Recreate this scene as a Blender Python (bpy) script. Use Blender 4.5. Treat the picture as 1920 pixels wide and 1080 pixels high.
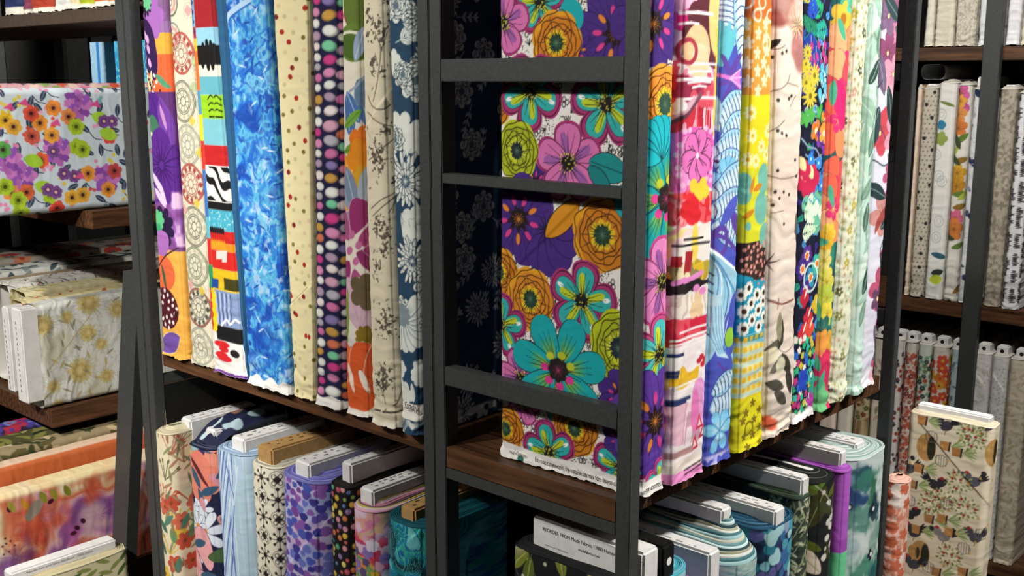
import bpy, bmesh, math
import numpy as np
from mathutils import Matrix, Vector

for _o in list(bpy.data.objects):
    bpy.data.objects.remove(_o)
SC = bpy.context.scene
COL = SC.collection
PI = math.pi

# ------------------------------------------------------------------ camera, world, lights, exposure
_cd = bpy.data.cameras.new('camera')
_cd.sensor_width = 36.0
_cd.lens = 2032.3 / 1920 * 36.0
_cd.clip_start = .05
_cam = bpy.data.objects.new('camera', _cd)
COL.objects.link(_cam)
_cam.location = (0.7532, -1.0595, 1.5000)
_cam.rotation_euler = (1.38040, 0.0, 0.73252)
SC.camera = _cam

_w = bpy.data.worlds.new('store_air')
SC.world = _w
_w.use_nodes = True
_w.node_tree.nodes['Background'].inputs[0].default_value = (1, .98, .94, 1)
_w.node_tree.nodes['Background'].inputs[1].default_value = .10

def lamp(name, kind, loc, target, power, size=.3, col=(1, .96, .9), spot=60, blend=.4):
    d = bpy.data.lights.new(name, kind)
    d.energy = power
    d.color = col
    if kind == 'AREA':
        d.shape = 'RECTANGLE'
        d.size, d.size_y = (size if isinstance(size, tuple) else (size, size))
    else:
        d.shadow_soft_size = size
    if kind == 'SPOT':
        d.spot_size = math.radians(spot)
        d.spot_blend = blend
    o = bpy.data.objects.new(name, d)
    COL.objects.link(o)
    o.location = loc
    o.rotation_euler = (Vector(target) - Vector(loc)).to_track_quat('-Z', 'Y').to_euler()
    return o

# track spots under the ceiling: one row in front of the left bay, one beside the right bay, one over the back wall
lamp('track_spot', 'SPOT', (-1.15, -1.9, 2.72), (-.75, 0, .95), 165, .05, spot=68)
lamp('track_spot', 'SPOT', (-.36, -1.7, 2.72), (-.3, 0, 1.1), 46, .05, spot=60)
lamp('track_spot', 'SPOT', (1.25, .75, 2.72), (0, .35, 1.1), 205, .05, spot=80)
lamp('track_spot', 'SPOT', (1.15, 0.15, 2.72), (0, .2, 1.1), 75, .05, spot=75)
lamp('track_spot', 'SPOT', (.1, 1.0, 2.72), (-.15, 2.2, 1.0), 130, .05, spot=85)
lamp('track_spot', 'SPOT', (.30, -2.1, 2.72), (-1.55, 0, .95), 330, .05, spot=32, blend=.6)  # extra spot, added to brighten the left display tiers
lamp('track_spot', 'SPOT', (-4.3, -.7, 2.72), (-4.0, 1.6, 1.5), 260, .05, spot=60)
# area lights added under the ceiling as soft fill, no known fixtures
for _x, _y in ((-.9, -2.3), (-2.4, -1.9), (2.2, .9), (.8, 1.5)):
    lamp('soft_fill_light', 'AREA', (_x, _y, 2.76), (_x, _y, 0), 7, (1.2, .3))

SC.view_settings.view_transform = 'Standard'
SC.view_settings.look = 'None'
SC.view_settings.exposure = 0.0
SC.view_settings.gamma = 1.0
SC.view_settings.use_curve_mapping = False
SC.cycles.max_bounces = 6
SC.cycles.diffuse_bounces = 3
SC.cycles.use_denoising = True

# ------------------------------------------------------------------ materials
def lin(c):
    if isinstance(c, str):
        c = c.lstrip('#')
        c = [int(c[i:i + 2], 16) / 255 for i in (0, 2, 4)]
    c = np.asarray(c, float)
    return np.where(c <= .04045, c / 12.92, ((c + .055) / 1.055) ** 2.4)

def hx(c):
    if isinstance(c, str):
        c = c.lstrip('#')
        return np.array([int(c[i:i + 2], 16) / 255 for i in (0, 2, 4)], np.float32)
    return np.asarray(c, np.float32)

def new_mat(name, rough=.6, spec=.5, metal=0.0):
    m = bpy.data.materials.new(name)
    m.use_nodes = True
    b = m.node_tree.nodes['Principled BSDF']
    b.inputs['Roughness'].default_value = rough
    b.inputs['Specular IOR Level'].default_value = spec
    b.inputs['Metallic'].default_value = metal
    return m, m.node_tree.nodes, m.node_tree.links, b

def noise_mat(name, c1, c2, scale=(20, 20, 20), rough=.6, spec=.5, detail=4, bump=0.0, lo=.35, hi=.65):
    m, N, K, b = new_mat(name, rough, spec)
    tc = N.new('ShaderNodeTexCoord')
    mp = N.new('ShaderNodeMapping')
    mp.inputs['Scale'].default_value = scale
    nz = N.new('ShaderNodeTexNoise')
    nz.inputs['Scale'].default_value = 1.0
    nz.inputs['Detail'].default_value = detail
    cr = N.new('ShaderNodeValToRGB')
    cr.color_ramp.elements[0].position = lo
    cr.color_ramp.elements[1].position = hi
    cr.color_ramp.elements[0].color = (*lin(c1), 1)
    cr.color_ramp.elements[1].color = (*lin(c2), 1)
    K.new(tc.outputs['Object'], mp.inputs['Vector'])
    K.new(mp.outputs['Vector'], nz.inputs['Vector'])
    K.new(nz.outputs['Fac'], cr.inputs['Fac'])
    K.new(cr.outputs['Color'], b.inputs['Base Color'])
    if bump:
        bp = N.new('ShaderNodeBump')
        bp.inputs['Strength'].default_value = bump
        bp.inputs['Distance'].default_value = .001
        K.new(nz.outputs['Fac'], bp.inputs['Height'])
        K.new(bp.outputs['Normal'], b.inputs['Normal'])
    return m

def fabric_mat():
    m, N, K, b = new_mat('printed_cotton', .78, .25)
    at = N.new('ShaderNodeAttribute')
    at.attribute_name = 'Col'
    K.new(at.outputs['Color'], b.inputs['Base Color'])
    tc = N.new('ShaderNodeTexCoord')
    nz = N.new('ShaderNodeTexNoise')
    nz.inputs['Scale'].default_value = 900
    nz.inputs['Detail'].default_value = 1
    bp = N.new('ShaderNodeBump')
    bp.inputs['Strength'].default_value = .12
    bp.inputs['Distance'].default_value = .0006
    K.new(tc.outputs['Object'], nz.inputs['Vector'])
    K.new(nz.outputs['Fac'], bp.inputs['Height'])
    K.new(bp.outputs['Normal'], b.inputs['Normal'])
    return m

MF = fabric_mat()
M_METAL = noise_mat('black_powder_coated_steel', '#383a3a', '#3f4141', (180, 180, 180), .5, .35, 2, .15)
M_WOODX = noise_mat('dark_walnut_grain_along_width', '#2a190f', '#6a472d', (7, 160, 90), .5, .35, 6, .25, .3, .72)
M_WOODY = noise_mat('dark_walnut_grain_along_depth', '#2a190f', '#6a472d', (160, 7, 90), .5, .35, 6, .25, .3, .72)
M_WHITE = noise_mat('white_bolt_board', '#d9d8d6', '#e3e2e0', (60, 60, 60), .6, .3)
M_KRAFT = noise_mat('kraft_cardboard', '#a4814f', '#b18d5a', (90, 90, 90), .75, .2)
M_BLACKB = noise_mat('black_bolt_board', '#111111', '#191919', (60, 60, 60), .45, .4)
M_INK = noise_mat('black_print_ink', '#161616', '#202020', (50, 50, 50), .6, .2)
M_GREYINK = noise_mat('grey_print_ink', '#6a6a6a', '#757575', (50, 50, 50), .6, .2)
M_LABEL = noise_mat('white_print_ink', '#e8e8e6', '#efefed', (50, 50, 50), .6, .2)
M_FLOOR = noise_mat('grey_vinyl_floor', '#4a4744', '#5a5652', (6, 60, 6), .45, .4)
M_WALL = noise_mat('dark_painted_wall', '#2a2927', '#302f2d', (9, 9, 9), .8, .2)
M_CEIL = noise_mat('painted_ceiling', '#4a4a49', '#525150', (9, 9, 9), .85, .2)
M_DARK = noise_mat('black_back_panel', '#0d0d0d', '#131313', (30, 30, 30), .6, .3)
M_TAUPE = noise_mat('taupe_laminate_shelf', '#463b33', '#4d4138', (90, 8, 60), .55, .3)

# ------------------------------------------------------------------ object helpers
def link(o, parent=None):
    COL.objects.link(o)
    if parent is not None:
        o.parent = parent
    return o

def thing(name, label, cat, loc=(0, 0, 0), rot=(0, 0, 0), group=None):
    o = bpy.data.objects.new(name, None)
    o.empty_display_size = .05
    COL.objects.link(o)
    o.location = loc
    o.rotation_euler = rot
    o['label'] = label
    o['category'] = cat
    if group:
        o['group'] = group
    return o

def mesh_obj(name, verts, faces, mat, parent=None, smooth=False):
    me = bpy.data.meshes.new(name)
    me.from_pydata([tuple(map(float, v)) for v in verts], [], faces)
    me.materials.append(mat)
    if smooth:
        me.polygons.foreach_set('use_smooth', [True] * len(me.polygons))
    me.update()
    return link(bpy.data.objects.new(name, me), parent)

def box(name, lo, hi, mat, parent=None, bev=.0015, kind=None):
    bm = bmesh.new()
    bmesh.ops.create_cube(bm, size=1.0)
    lo, hi = Vector(lo), Vector(hi)
    for v in bm.verts:
        v.co = Vector((lo[i] + (hi[i] - lo[i]) * (v.co[i] + .5) for i in range(3)))
    if bev:
        bmesh.ops.bevel(bm, geom=bm.edges[:], offset=bev, segments=2, affect='EDGES', clamp_overlap=True)
    me = bpy.data.meshes.new(name)
    bm.to_mesh(me)
    bm.free()
    me.materials.append(mat)
    o = link(bpy.data.objects.new(name, me), parent)
    if kind:
        o['kind'] = kind
    return o

def beam(name, a, b, wx, wy, mat, parent=None):
    # straight square bar between two points with a wx by wy section
    a, b = Vector(a), Vector(b)
    d = (b - a).normalized()
    y = Vector((0, 1, 0))
    x = y.cross(d).normalized()
    y = d.cross(x)
    vs = []
    for p in (a, b):
        for sx, sy in ((-1, -1), (1, -1), (1, 1), (-1, 1)):
            vs.append(p + x * sx * wx / 2 + y * sy * wy / 2)
    fs = [(3, 2, 1, 0), (4, 5, 6, 7)] + [(i, (i + 1) % 4, 4 + (i + 1) % 4, 4 + i) for i in range(4)]
    return mesh_obj(name, vs, fs, mat, parent)

_txt = {}
def lettering(name, body, size, parent, loc, rot, mat, sx=1.0, align='LEFT', shear=0.0):
    cu = bpy.data.curves.new(name, 'FONT')
    cu.body = body
    cu.size = size
    cu.align_x = align
    cu.resolution_u = 2
    cu.shear = shear
    o = bpy.data.objects.new(name, cu)
    me = bpy.data.meshes.new_from_object(o)
    bpy.data.objects.remove(o)
    me.materials.clear()
    me.materials.append(mat)
    t = link(bpy.data.objects.new(name, me), parent)
    t.location = loc
    t.rotation_euler = rot
    t.scale = (sx, 1, 1)
    return t

# ------------------------------------------------------------------ cloth canvas: a print drawn over (s, z) on the unrolled cloth
def _hash(ix, iz, seed):
    n = np.sin(ix * 127.1 + iz * 311.7 + seed * 74.7) * 43758.5453
    return n - np.floor(n)

def vnoise(x, z, seed=0):
    ix, iz = np.floor(x), np.floor(z)
    fx, fz = x - ix, z - iz
    fx = fx * fx * (3 - 2 * fx)
    fz = fz * fz * (3 - 2 * fz)
    a, b = _hash(ix, iz, seed), _hash(ix + 1, iz, seed)
    c, d = _hash(ix, iz + 1, seed), _hash(ix + 1, iz + 1, seed)
    return (a * (1 - fx) + b * fx) * (1 - fz) + (c * (1 - fx) + d * fx) * fz

def fbm(x, z, seed=0, o=3):
    t, amp, s = 0, 0, 1.0
    for i in range(o):
        t = t + vnoise(x * 2 ** i, z * 2 ** i, seed + i * 13) * s
        amp += s
        s *= .5
    return t / amp

class Cv:
    def __init__(self, s, z, t, w, h, e):
        self.s, self.z, self.t, self.w, self.h, self.e = s, z, t, w, h, e
        self.img = np.ones((len(z), len(s), 3), np.float32)
        self.rng = np.random.RandomState(7)
        self.lim = (-t / 2 - .03, t / 2 + .03, 0, h)

    def fill(self, c):
        self.img[:] = hx(c)

    def win(self, x, z, rx, rz):
        i0, i1 = np.searchsorted(self.s, [x - rx, x + rx])
        j0, j1 = np.searchsorted(self.z, [z - rz, z + rz])
        if i1 <= i0 or j1 <= j0:
            return None
        X = self.s[None, i0:i1] - x
        Z = self.z[j0:j1, None] - z
        return (slice(j0, j1), slice(i0, i1)), X, Z

    def put(self, sl, m, c):
        m = np.clip(m, 0, 1)[..., None].astype(np.float32)
        self.img[sl] = self.img[sl] * (1 - m) + hx(c) * m

    def mix(self, m, c):
        self.put((slice(None), slice(None)), m, c)

    def grid(self):
        return self.s[None, :] + 0 * self.z[:, None], self.z[:, None] + 0 * self.s[None, :]

    def noise(self, fx, fz, seed=0, o=3):
        X, Z = self.grid()
        return fbm(X * fx + 50, Z * fz + 50, seed, o)

    def ell(self, x, z, rx, rz=None, c='#000000', rot=0.0, a=1.0, soft=None):
        rz = rx if rz is None else rz
        e = soft or self.e
        R = max(rx, rz) + e
        w = self.win(x, z, R, R)
        if w is None:
            return
        sl, X, Z = w
        if rot:
            ca, sa = math.cos(rot), math.sin(rot)
            X, Z = X * ca + Z * sa, -X * sa + Z * ca
        d = (np.sqrt((X / rx) ** 2 + (Z / rz) ** 2) - 1) * min(rx, rz)
        self.put(sl, (.5 - d / e) * a, c)

    def ring(self, x, z, rx, rz, wd, c, rot=0.0, a=1.0, wob=0.0, seed=0):
        R = max(rx, rz) * (1 + wob) + wd + self.e
        w = self.win(x, z, R, R)
        if w is None:
            return
        sl, X, Z = w
        th = np.arctan2(Z / rz, X / rx)
        k = 1 + wob * (np.sin(th * 5 + seed) * .5 + np.sin(th * 9 + seed * 2.3) * .4)
        d = np.abs(np.sqrt((X / rx) ** 2 + (Z / rz) ** 2) - k) * min(rx, rz) - wd / 2
        self.put(sl, (.5 - d / self.e) * a, c)

    def flo(self, x, z, R, n, c, k=.5, p=.7, rot=0.0, asp=1.0, a=1.0, grow=0.0):
        # petal flower with n petals of depth k
        w = self.win(x, z, R * max(asp, 1) + grow + self.e, R + grow + self.e)
        if w is None:
            return
        sl, X, Z = w
        X = X / asp
        th = np.arctan2(Z, X)
        rr = R * (1 - k + k * np.abs(np.cos(n * (th - rot) / 2)) ** p) + grow
        self.put(sl, (.5 - (np.sqrt(X * X + Z * Z) - rr) / self.e) * a, c)

    def rays(self, x, z, r0, r1, n, wd, c, rot=0.0, asp=1.0, a=1.0, var=.3):
        for i in range(n):
            t = rot + 2 * PI * i / n + self.rng.uniform(-var, var) * PI / n
            f = 1 - self.rng.uniform(0, .45)
            self.line([(x + math.cos(t) * r0 * asp, z + math.sin(t) * r0), (x + math.cos(t) * r1 * f * asp, z + math.sin(t) * r1 * f)], wd, c, a, taper=True)

    def leaf(self, x, z, ang, L, W, c, a=1.0, vein=None, oc=None):
        w = self.win(x, z, L + self.e, L + self.e)
        if w is None:
            return
        sl, X, Z = w
        ca, sa = math.cos(ang), math.sin(ang)
        u = (X * ca + Z * sa) / L
        v = -X * sa + Z * ca
        hw = W / 2 * np.clip(4 * u * (1 - u), 0, 1) ** .75
        d = np.where((u < 0) | (u > 1), 1.0, np.abs(v) - hw)
        if oc:
            self.put(sl, (.5 - (d - self.e) / self.e) * a, oc)
        self.put(sl, (.5 - d / self.e) * a, c)
        if vein:
            self.put(sl, np.where((u > .05) & (u < .9), .5 - (np.abs(v) - self.e * .5) / self.e, 0), vein)

    def petal(self, x, z, ang, L, W, c, oc=None, ow=0.0, ic=None, tip=.62, a=1.0):
        # rounded petal growing from (x, z): widest near its tip
        w = self.win(x, z, L + ow + self.e + .002, L + ow + self.e + .002)
        if w is None:
            return
        sl, X, Z = w
        ca, sa = math.cos(ang), math.sin(ang)
        u = X * ca + Z * sa
        v = -X * sa + Z * ca
        q = np.clip(u / L, 0, 1)
        hw = W / 2 * np.sqrt(np.clip(q ** (2 * tip) * (1 - q ** 4) * 1.6, 0, None))
        d = np.where((u < 0) | (u > L), np.maximum(np.maximum(-u, u - L), np.abs(v) - .0005), np.abs(v) - hw)
        if oc:
            self.put(sl, (.5 - (d - ow) / self.e) * a, oc)
        self.put(sl, (.5 - d / self.e) * a, c)
        if ic:
            self.put(sl, np.clip((.5 - (d + W * .16) / self.e), 0, 1) * np.clip(1.5 - 2.4 * q, 0, 1) * a, ic)

    def line(self, pts, wd, c, a=1.0, taper=False):
        P = np.array(pts, float)
        for k in range(len(P) - 1):
            p, q = P[k], P[k + 1]
            mid = (p + q) / 2
            h = np.abs(q - p) / 2 + wd + self.e
            w = self.win(mid[0], mid[1], h[0], h[1])
            if w is None:
                continue
            sl, X, Z = w
            d = q - p
            L2 = max(float(d @ d), 1e-12)
            t = np.clip(((X + mid[0] - p[0]) * d[0] + (Z + mid[1] - p[1]) * d[1]) / L2, 0, 1)
            dist = np.hypot(X + mid[0] - p[0] - t * d[0], Z + mid[1] - p[1] - t * d[1])
            hw = wd / 2 * ((1 - .8 * t) if taper else 1)
            self.put(sl, (.5 - (dist - hw) / self.e) * a, c)

    def curve(self, pts, wd, c, a=1.0, n=8):
        # smooth line through the points
        P = np.array(pts, float)
        if len(P) > 2:
            Q = np.vstack([2 * P[0] - P[1], P, 2 * P[-1] - P[-2]])
            out = []
            for i in range(1, len(Q) - 2):
                for t in np.linspace(0, 1, n, endpoint=False):
                    out.append(.5 * (2 * Q[i] + (Q[i + 1] - Q[i - 1]) * t + (2 * Q[i - 1] - 5 * Q[i] + 4 * Q[i + 1] - Q[i + 2]) * t * t + (3 * Q[i] - Q[i - 1] - 3 * Q[i + 1] + Q[i + 2]) * t ** 3))
            P = np.array(out + [P[-1]])
        self.line(P, wd, c, a)

    def poly(self, pts, c, a=1.0, grow=0.0):
        P = np.array(pts, float)
        lo, hi = P.min(0) - self.e - grow, P.max(0) + self.e + grow
        cx, cz = (lo + hi) / 2
        w = self.win(cx, cz, (hi[0] - lo[0]) / 2, (hi[1] - lo[1]) / 2)
        if w is None:
            return
        sl, X, Z = w
        X, Z = X + cx + 0 * Z, Z + cz + 0 * X
        inside = np.zeros(X.shape, bool)
        dist = np.full(X.shape, 9.0)
        for i in range(len(P)):
            p, q = P[i], P[(i + 1) % len(P)]
            d = q - p
            t = np.clip(((X - p[0]) * d[0] + (Z - p[1]) * d[1]) / max(float(d @ d), 1e-12), 0, 1)
            dist = np.minimum(dist, np.hypot(X - p[0] - t * d[0], Z - p[1] - t * d[1]))
            cr = ((p[1] > Z) != (q[1] > Z)) & (X < (q[0] - p[0]) * (Z - p[1]) / ((q[1] - p[1]) or 1e-9) + p[0])
            inside ^= cr
        sd = np.where(inside, -dist, dist) - grow
        self.put(sl, (.5 - sd / self.e) * a, c)

    def band(self, z0, z1, c, s0=-9.0, s1=9.0, a=1.0):
        X, Z = self.grid()
        m = np.clip(.5 + (Z - z0) / self.e, 0, 1) * np.clip(.5 + (z1 - Z) / self.e, 0, 1) * np.clip(.5 + (X - s0) / self.e, 0, 1) * np.clip(.5 + (s1 - X) / self.e, 0, 1)
        self.mix(m * a, c)

    def pts(self, n, gap, seed=0, s0=None, s1=None, z0=None, z1=None):
        # n points scattered at least gap apart
        r = np.random.RandomState(seed)
        s0 = self.lim[0] if s0 is None else s0
        s1 = self.lim[1] if s1 is None else s1
        z0 = self.lim[2] if z0 is None else z0
        z1 = self.lim[3] if z1 is None else z1
        out = []
        for _ in range(n * 12):
            p = (r.uniform(s0, s1), r.uniform(z0, z1))
            if all((p[0] - q[0]) ** 2 + (p[1] - q[1]) ** 2 > gap * gap for q in out):
                out.append(p)
                if len(out) >= n:
                    break
        return out

# ------------------------------------------------------------------ a bolt of cloth
def profile(s, a, w, r):
    # arclength s (0 at the spine's middle, + to the right side) -> x, y, nx, ny on a rounded rectangle
    f = a - r
    c = PI * r / 2
    d = max(w - 2 * r, 1e-4)
    q = np.abs(s)
    sg = np.where(s < 0, -1.0, 1.0)
    x = np.zeros_like(s); y = np.zeros_like(s); nx = np.zeros_like(s); ny = np.zeros_like(s)
    m = q <= f
    x[m], ny[m] = q[m], -1
    m = (q > f) & (q <= f + c)
    t = (q[m] - f) / r
    x[m], y[m], nx[m], ny[m] = f + r * np.sin(t), r - r * np.cos(t), np.sin(t), -np.cos(t)
    m = (q > f + c) & (q <= f + c + d)
    x[m], y[m], nx[m] = a, r + q[m] - f - c, 1
    m = (q > f + c + d) & (q <= f + 2 * c + d)
    t = (q[m] - f - c - d) / r
    x[m], y[m], nx[m], ny[m] = f + r * np.cos(t), w - r + r * np.sin(t), np.cos(t), np.sin(t)
    m = q > f + 2 * c + d
    x[m], y[m], ny[m] = np.maximum(2 * f + 2 * c + d - q[m], 0), w, 1
    return x * sg, y, nx * sg, ny

def grid_mesh(name, V, cols, parent, mat):
    nz, ns = V.shape[:2]
    me = bpy.data.meshes.new(name)
    idx = np.arange(nz * ns).reshape(nz, ns)
    f = np.stack([idx[:-1, :-1], idx[:-1, 1:], idx[1:, 1:], idx[1:, :-1]], -1).reshape(-1, 4)
    nf = len(f)
    me.vertices.add(nz * ns)
    me.vertices.foreach_set('co', V.reshape(-1).astype(np.float32))
    me.loops.add(nf * 4)
    me.polygons.add(nf)
    me.polygons.foreach_set('loop_start', np.arange(0, nf * 4, 4, dtype=np.int32))
    me.loops.foreach_set('vertex_index', f.reshape(-1).astype(np.int32))
    me.polygons.foreach_set('use_smooth', np.ones(nf, bool))
    at = me.color_attributes.new('Col', 'FLOAT_COLOR', 'POINT')
    rgba = np.ones((nz * ns, 4), np.float32)
    rgba[:, :3] = lin(np.clip(cols.reshape(-1, 3), 0, 1))
    at.data.foreach_set('color', rgba.reshape(-1))
    me.update(calc_edges=True)
    me.materials.append(mat)
    return link(bpy.data.objects.new(name, me), parent)

B = {
    'L1': ('L', (-1.0911, .0140, .9700), .0826, .2100, .7000),
    'L2': ('L', (-1.0016, .0180, .9700), .0851, .2100, .7000),
    'L3': ('L', (-.9009, .0100, .9700), .0902, .2100, .7000),
    'L4': ('L', (-.8398, .0080, .9700), .0232, .2100, .7000),
    'L5': ('L', (-.7749, .0060, .9700), .1185, .2100, .7000),
    'L6': ('L', (-.6841, .0140, .9700), .0737, .2100, .7000),
    'L7': ('L', (-.6177, .0120, .9700), .0733, .2100, .7000),
    'L8': ('L', (-.5433, .0100, .9700), .0580, .2100, .7000),
    'L9': ('L', (-.4727, .0040, .9700), .0617, .2100, .7000),
    'L10': ('L', (-.4128, .0040, .9700), .0536, .2100, .7000),
    'R2': ('R', (.0060, .1240, .9720), .0903, .2150, .7000),
    'R3': ('R', (.0020, .2100, .9720), .0721, .2150, .7000),
    'R4': ('R', (.0060, .2911, .9720), .0671, .2150, .7000),
    'R5': ('R', (.0060, .3796, .9720), .0927, .2150, .7000),
    'R6': ('R', (-.0020, .4685, .9720), .0885, .2150, .7000),
    'R7': ('R', (.0000, .5346, .9720), .0598, .2150, .7000),
    'R8': ('R', (-.0010, .5978, .9720), .0613, .2150, .7000),
    'R9': ('R', (.0000, .6591, .9720), .0436, .2150, .7000),
    'R10': ('R', (-.0060, .7129, .9720), .0693, .2150, .7000),
    'R1': ('R', (.0000, .0517, .9720), .0537, .2500, .7000),
    'LL1': ('L', (-1.1162, -.0120, .1300), .0585, .2200, .6880),
    'LL2': ('L', (-1.0370, .0200, .1300), .0940, .2200, .6700),
    'LL3': ('L', (-.9315, .0200, .1300), .1090, .2200, .6850),
    'LL4': ('L', (-.8320, .0240, .1300), .0840, .2200, .6820),
    'LL5': ('L', (-.7220, .0180, .1300), .1280, .2200, .6850),
    'LL6': ('L', (-.6220, .0300, .1300), .0600, .2200, .6960),
    'LL7': ('L', (-.5510, .0180, .1300), .0780, .2200, .6760),
    'LL8': ('L', (-.4540, .0200, .1300), .1120, .2200, .6800),
    'RL0': ('R', (-.0020, .0543, .1300), .0614, .2250, .7130),
    'RL1': ('R', (-.0040, .1275, .1300), .0810, .2250, .7020),
    'RL2': ('R', (-.0040, .2165, .1300), .0910, .2250, .6450),
    'RL3': ('R', (.0040, .3125, .1300), .0950, .2250, .6600),
    'RL4': ('R', (.0000, .4190, .1300), .1120, .2250, .6850),
    'RL5': ('R', (-.0040, .5015, .1300), .0470, .2250, .7020),
    'RL6': ('R', (.0040, .5655, .1300), .0770, .2250, .7150),
    'RL7': ('R', (.0100, .6255, .1300), .0390, .2250, .7160),
    'RL8': ('R', (.0140, .7230, .1300), .1480, .2250, .7220),
    'WA1': ('L', (-.5288, 2.2000, 1.5920), .0269, .2100, .6300),
    'WA2': ('L', (-.4843, 2.2000, 1.5920), .0558, .2100, .6300),
    'WA3': ('L', (-.4231, 2.2000, 1.5920), .0605, .2100, .6300),
    'WA4': ('L', (-.3669, 2.2000, 1.5920), .0399, .2100, .6300),
    'WA5': ('L', (-.2913, 2.2000, 1.5920), .0386, .2100, .6300),
    'WA6': ('L', (-.2481, 2.2000, 1.5920), .0421, .2100, .6300),
    'WB1': ('L', (-.5427, 2.2000, .8420), .0148, .2100, .6300),
    'WB2': ('L', (-.5118, 2.2000, .8420), .0438, .2100, .6300),
    'WB3': ('L', (-.4597, 2.2000, .8420), .0540, .2100, .6450),
    'WB4': ('L', (-.4094, 2.2000, .8420), .0404, .2100, .6400),
    'WB5': ('L', (-.3655, 2.2000, .8420), .0412, .2100, .6300),
    'WB6': ('L', (-.2882, 2.2000, .8420), .0502, .2100, .6300),
    'WB7': ('L', (-.2357, 2.2000, .8420), .0491, .2100, .6200),
    'WC1': ('L', (-.5533, 2.2000, .0620), .0305, .2100, .6350),
    'WC2': ('L', (-.5163, 2.2000, .0620), .0367, .2100, .6350),
    'WC3': ('L', (-.4724, 2.2000, .0620), .0410, .2100, .6350),
    'WC4': ('L', (-.4230, 2.2000, .0620), .0514, .2100, .6350),
    'WC5': ('L', (-.3744, 2.2000, .0620), .0362, .2100, .6350),
    'WC6': ('L', (-.2993, 2.2000, .0620), .0519, .2100, .6350),
    'WC7': ('L', (-.2472, 2.2000, .0620), .0462, .2100, .6350),
    'WC8': ('L', (-.1928, 2.2000, .0620), .0568, .2100, .6350),
    'WD1': ('L', (-.7781, 2.2000, .0620), .0580, .2100, .6350),
    'WD2': ('L', (-.7189, 2.2000, .0620), .0530, .2100, .6350),
    'WD3': ('L', (-.6637, 2.2000, .0620), .0501, .2100, .6350),
    'WD4': ('L', (-.6106, 2.2000, .0620), .0491, .2100, .6350),
    'CH': ('R', (-.0330, 1.5300, .0300), .0600, .2024, .6651),
    'PK': ('L', (-.2194, 1.3950, .0300), .0547, .0650, .5151),
    'WX': ('T', (-.5253, 2.2500, 1.5450), .0755, .0470, .2200),
    'T1': ('T', (-1.4275, -.2400, 1.4830), .0550, .2500, .6900),
    'T1b': ('T', (-1.4895, -.2200, 1.4920), .0550, .2500, .6600),
    'T1c': ('T', (-1.5490, -.2000, 1.4850), .0500, .2500, .6600),
    'T2': ('T', (-1.6310, -.0180, 1.0080), .0620, .2400, .6600),
    'T2b': ('T', (-1.6980, -.0180, 1.0080), .0600, .2400, .6400),
    'T2c': ('T', (-1.7775, .0200, 1.0120), .0850, .2400, .6400),
    'T2d': ('T', (-1.8770, .0200, 1.0160), .1000, .2400, .6400),
    'T2e': ('T', (-1.9620, .0200, 1.0120), .0600, .2400, .6400),
    'T2f': ('T', (-2.0625, .0200, 1.0200), .1250, .2400, .6400),
    'T2g': ('T', (-2.2100, .0200, 1.0300), .1500, .2400, .6400),
    'T2h': ('T', (-2.3600, .0200, 1.0200), .1200, .2400, .6400),
    'T3': ('T', (-1.4300, -.2600, .6720), .0600, .2400, .6600),
    'T3b': ('T', (-1.4910, -.2500, .7080), .0500, .2600, .6200),
    'T3c': ('T', (-1.5450, -.2500, .6900), .0500, .2500, .6400),
    'T3d': ('T', (-1.6040, -.2500, .7000), .0600, .2500, .6400),
    'T3e': ('T', (-1.6750, -.2500, .7000), .0700, .2500, .6400),
    'T3f': ('T', (-1.7550, -.2500, .7050), .0700, .2500, .6400),
    'T4': ('L', (-1.2690, -.2700, -.1200), .0620, .2450, .6650),
    'TS1': ('L', (-1.7067, .0300, 1.6370), .0849, .2100, .3000),
    'TS2': ('L', (-1.6399, .0300, 1.6370), .0332, .2100, .3000),
    'TS3': ('L', (-1.5715, .0300, 1.6370), .0934, .2100, .3000),
    'TS4': ('L', (-1.4744, .0300, 1.6370), .0721, .2100, .3000),
    'TS5': ('L', (-1.4236, .0300, 1.6370), .0248, .2100, .3000),
    'TS6': ('L', (-1.3815, .0300, 1.6370), .0550, .2100, .3000),
    'TS7': ('L', (-1.3148, .0300, 1.6370), .0697, .2100, .3000),
    'TS8': ('L', (-1.2544, .0300, 1.6370), .0428, .2100, .3000),
}
# how far a bolt leans at its top, and its width factor at foot and top
LEAN = {'L1': (-.0025, 1.0751, .9249), 'L2': (-.0089, 1.0144, .9856), 'L3': (-.0300, 1.2265, .7735), 'L4': (-.0344, .3445, 1.6555), 'L5': (-.0187, 1.0125, .9875), 'L6': (.0022, .7226, 1.2774), 'L7': (.0233, 1.0341, .9659), 'L8': (.0106, 1.1904, .8096), 'L9': (-.0065, 1.1141, .8859), 'L10': (-.0061, .8636, 1.1364), 'R2': (.0033, .9630, 1.0370), 'R3': (-.0001, 1.1005, .8995), 'R4': (-.0177, 1.1771, .8229), 'R5': (-.0292, 1.0192, .9808), 'R6': (-.0203, .9103, 1.0897), 'R7': (.0014, .8092, 1.1908), 'R8': (.0021, 1.2048, .7952), 'R9': (-.0088, .9917, 1.0083), 'R10': (.0038, .9061, 1.0939)}

ROT = {'L': (0, 0, 0), 'R': (0, 0, PI / 2), 'T': (-PI / 2, 0, 0)}

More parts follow.
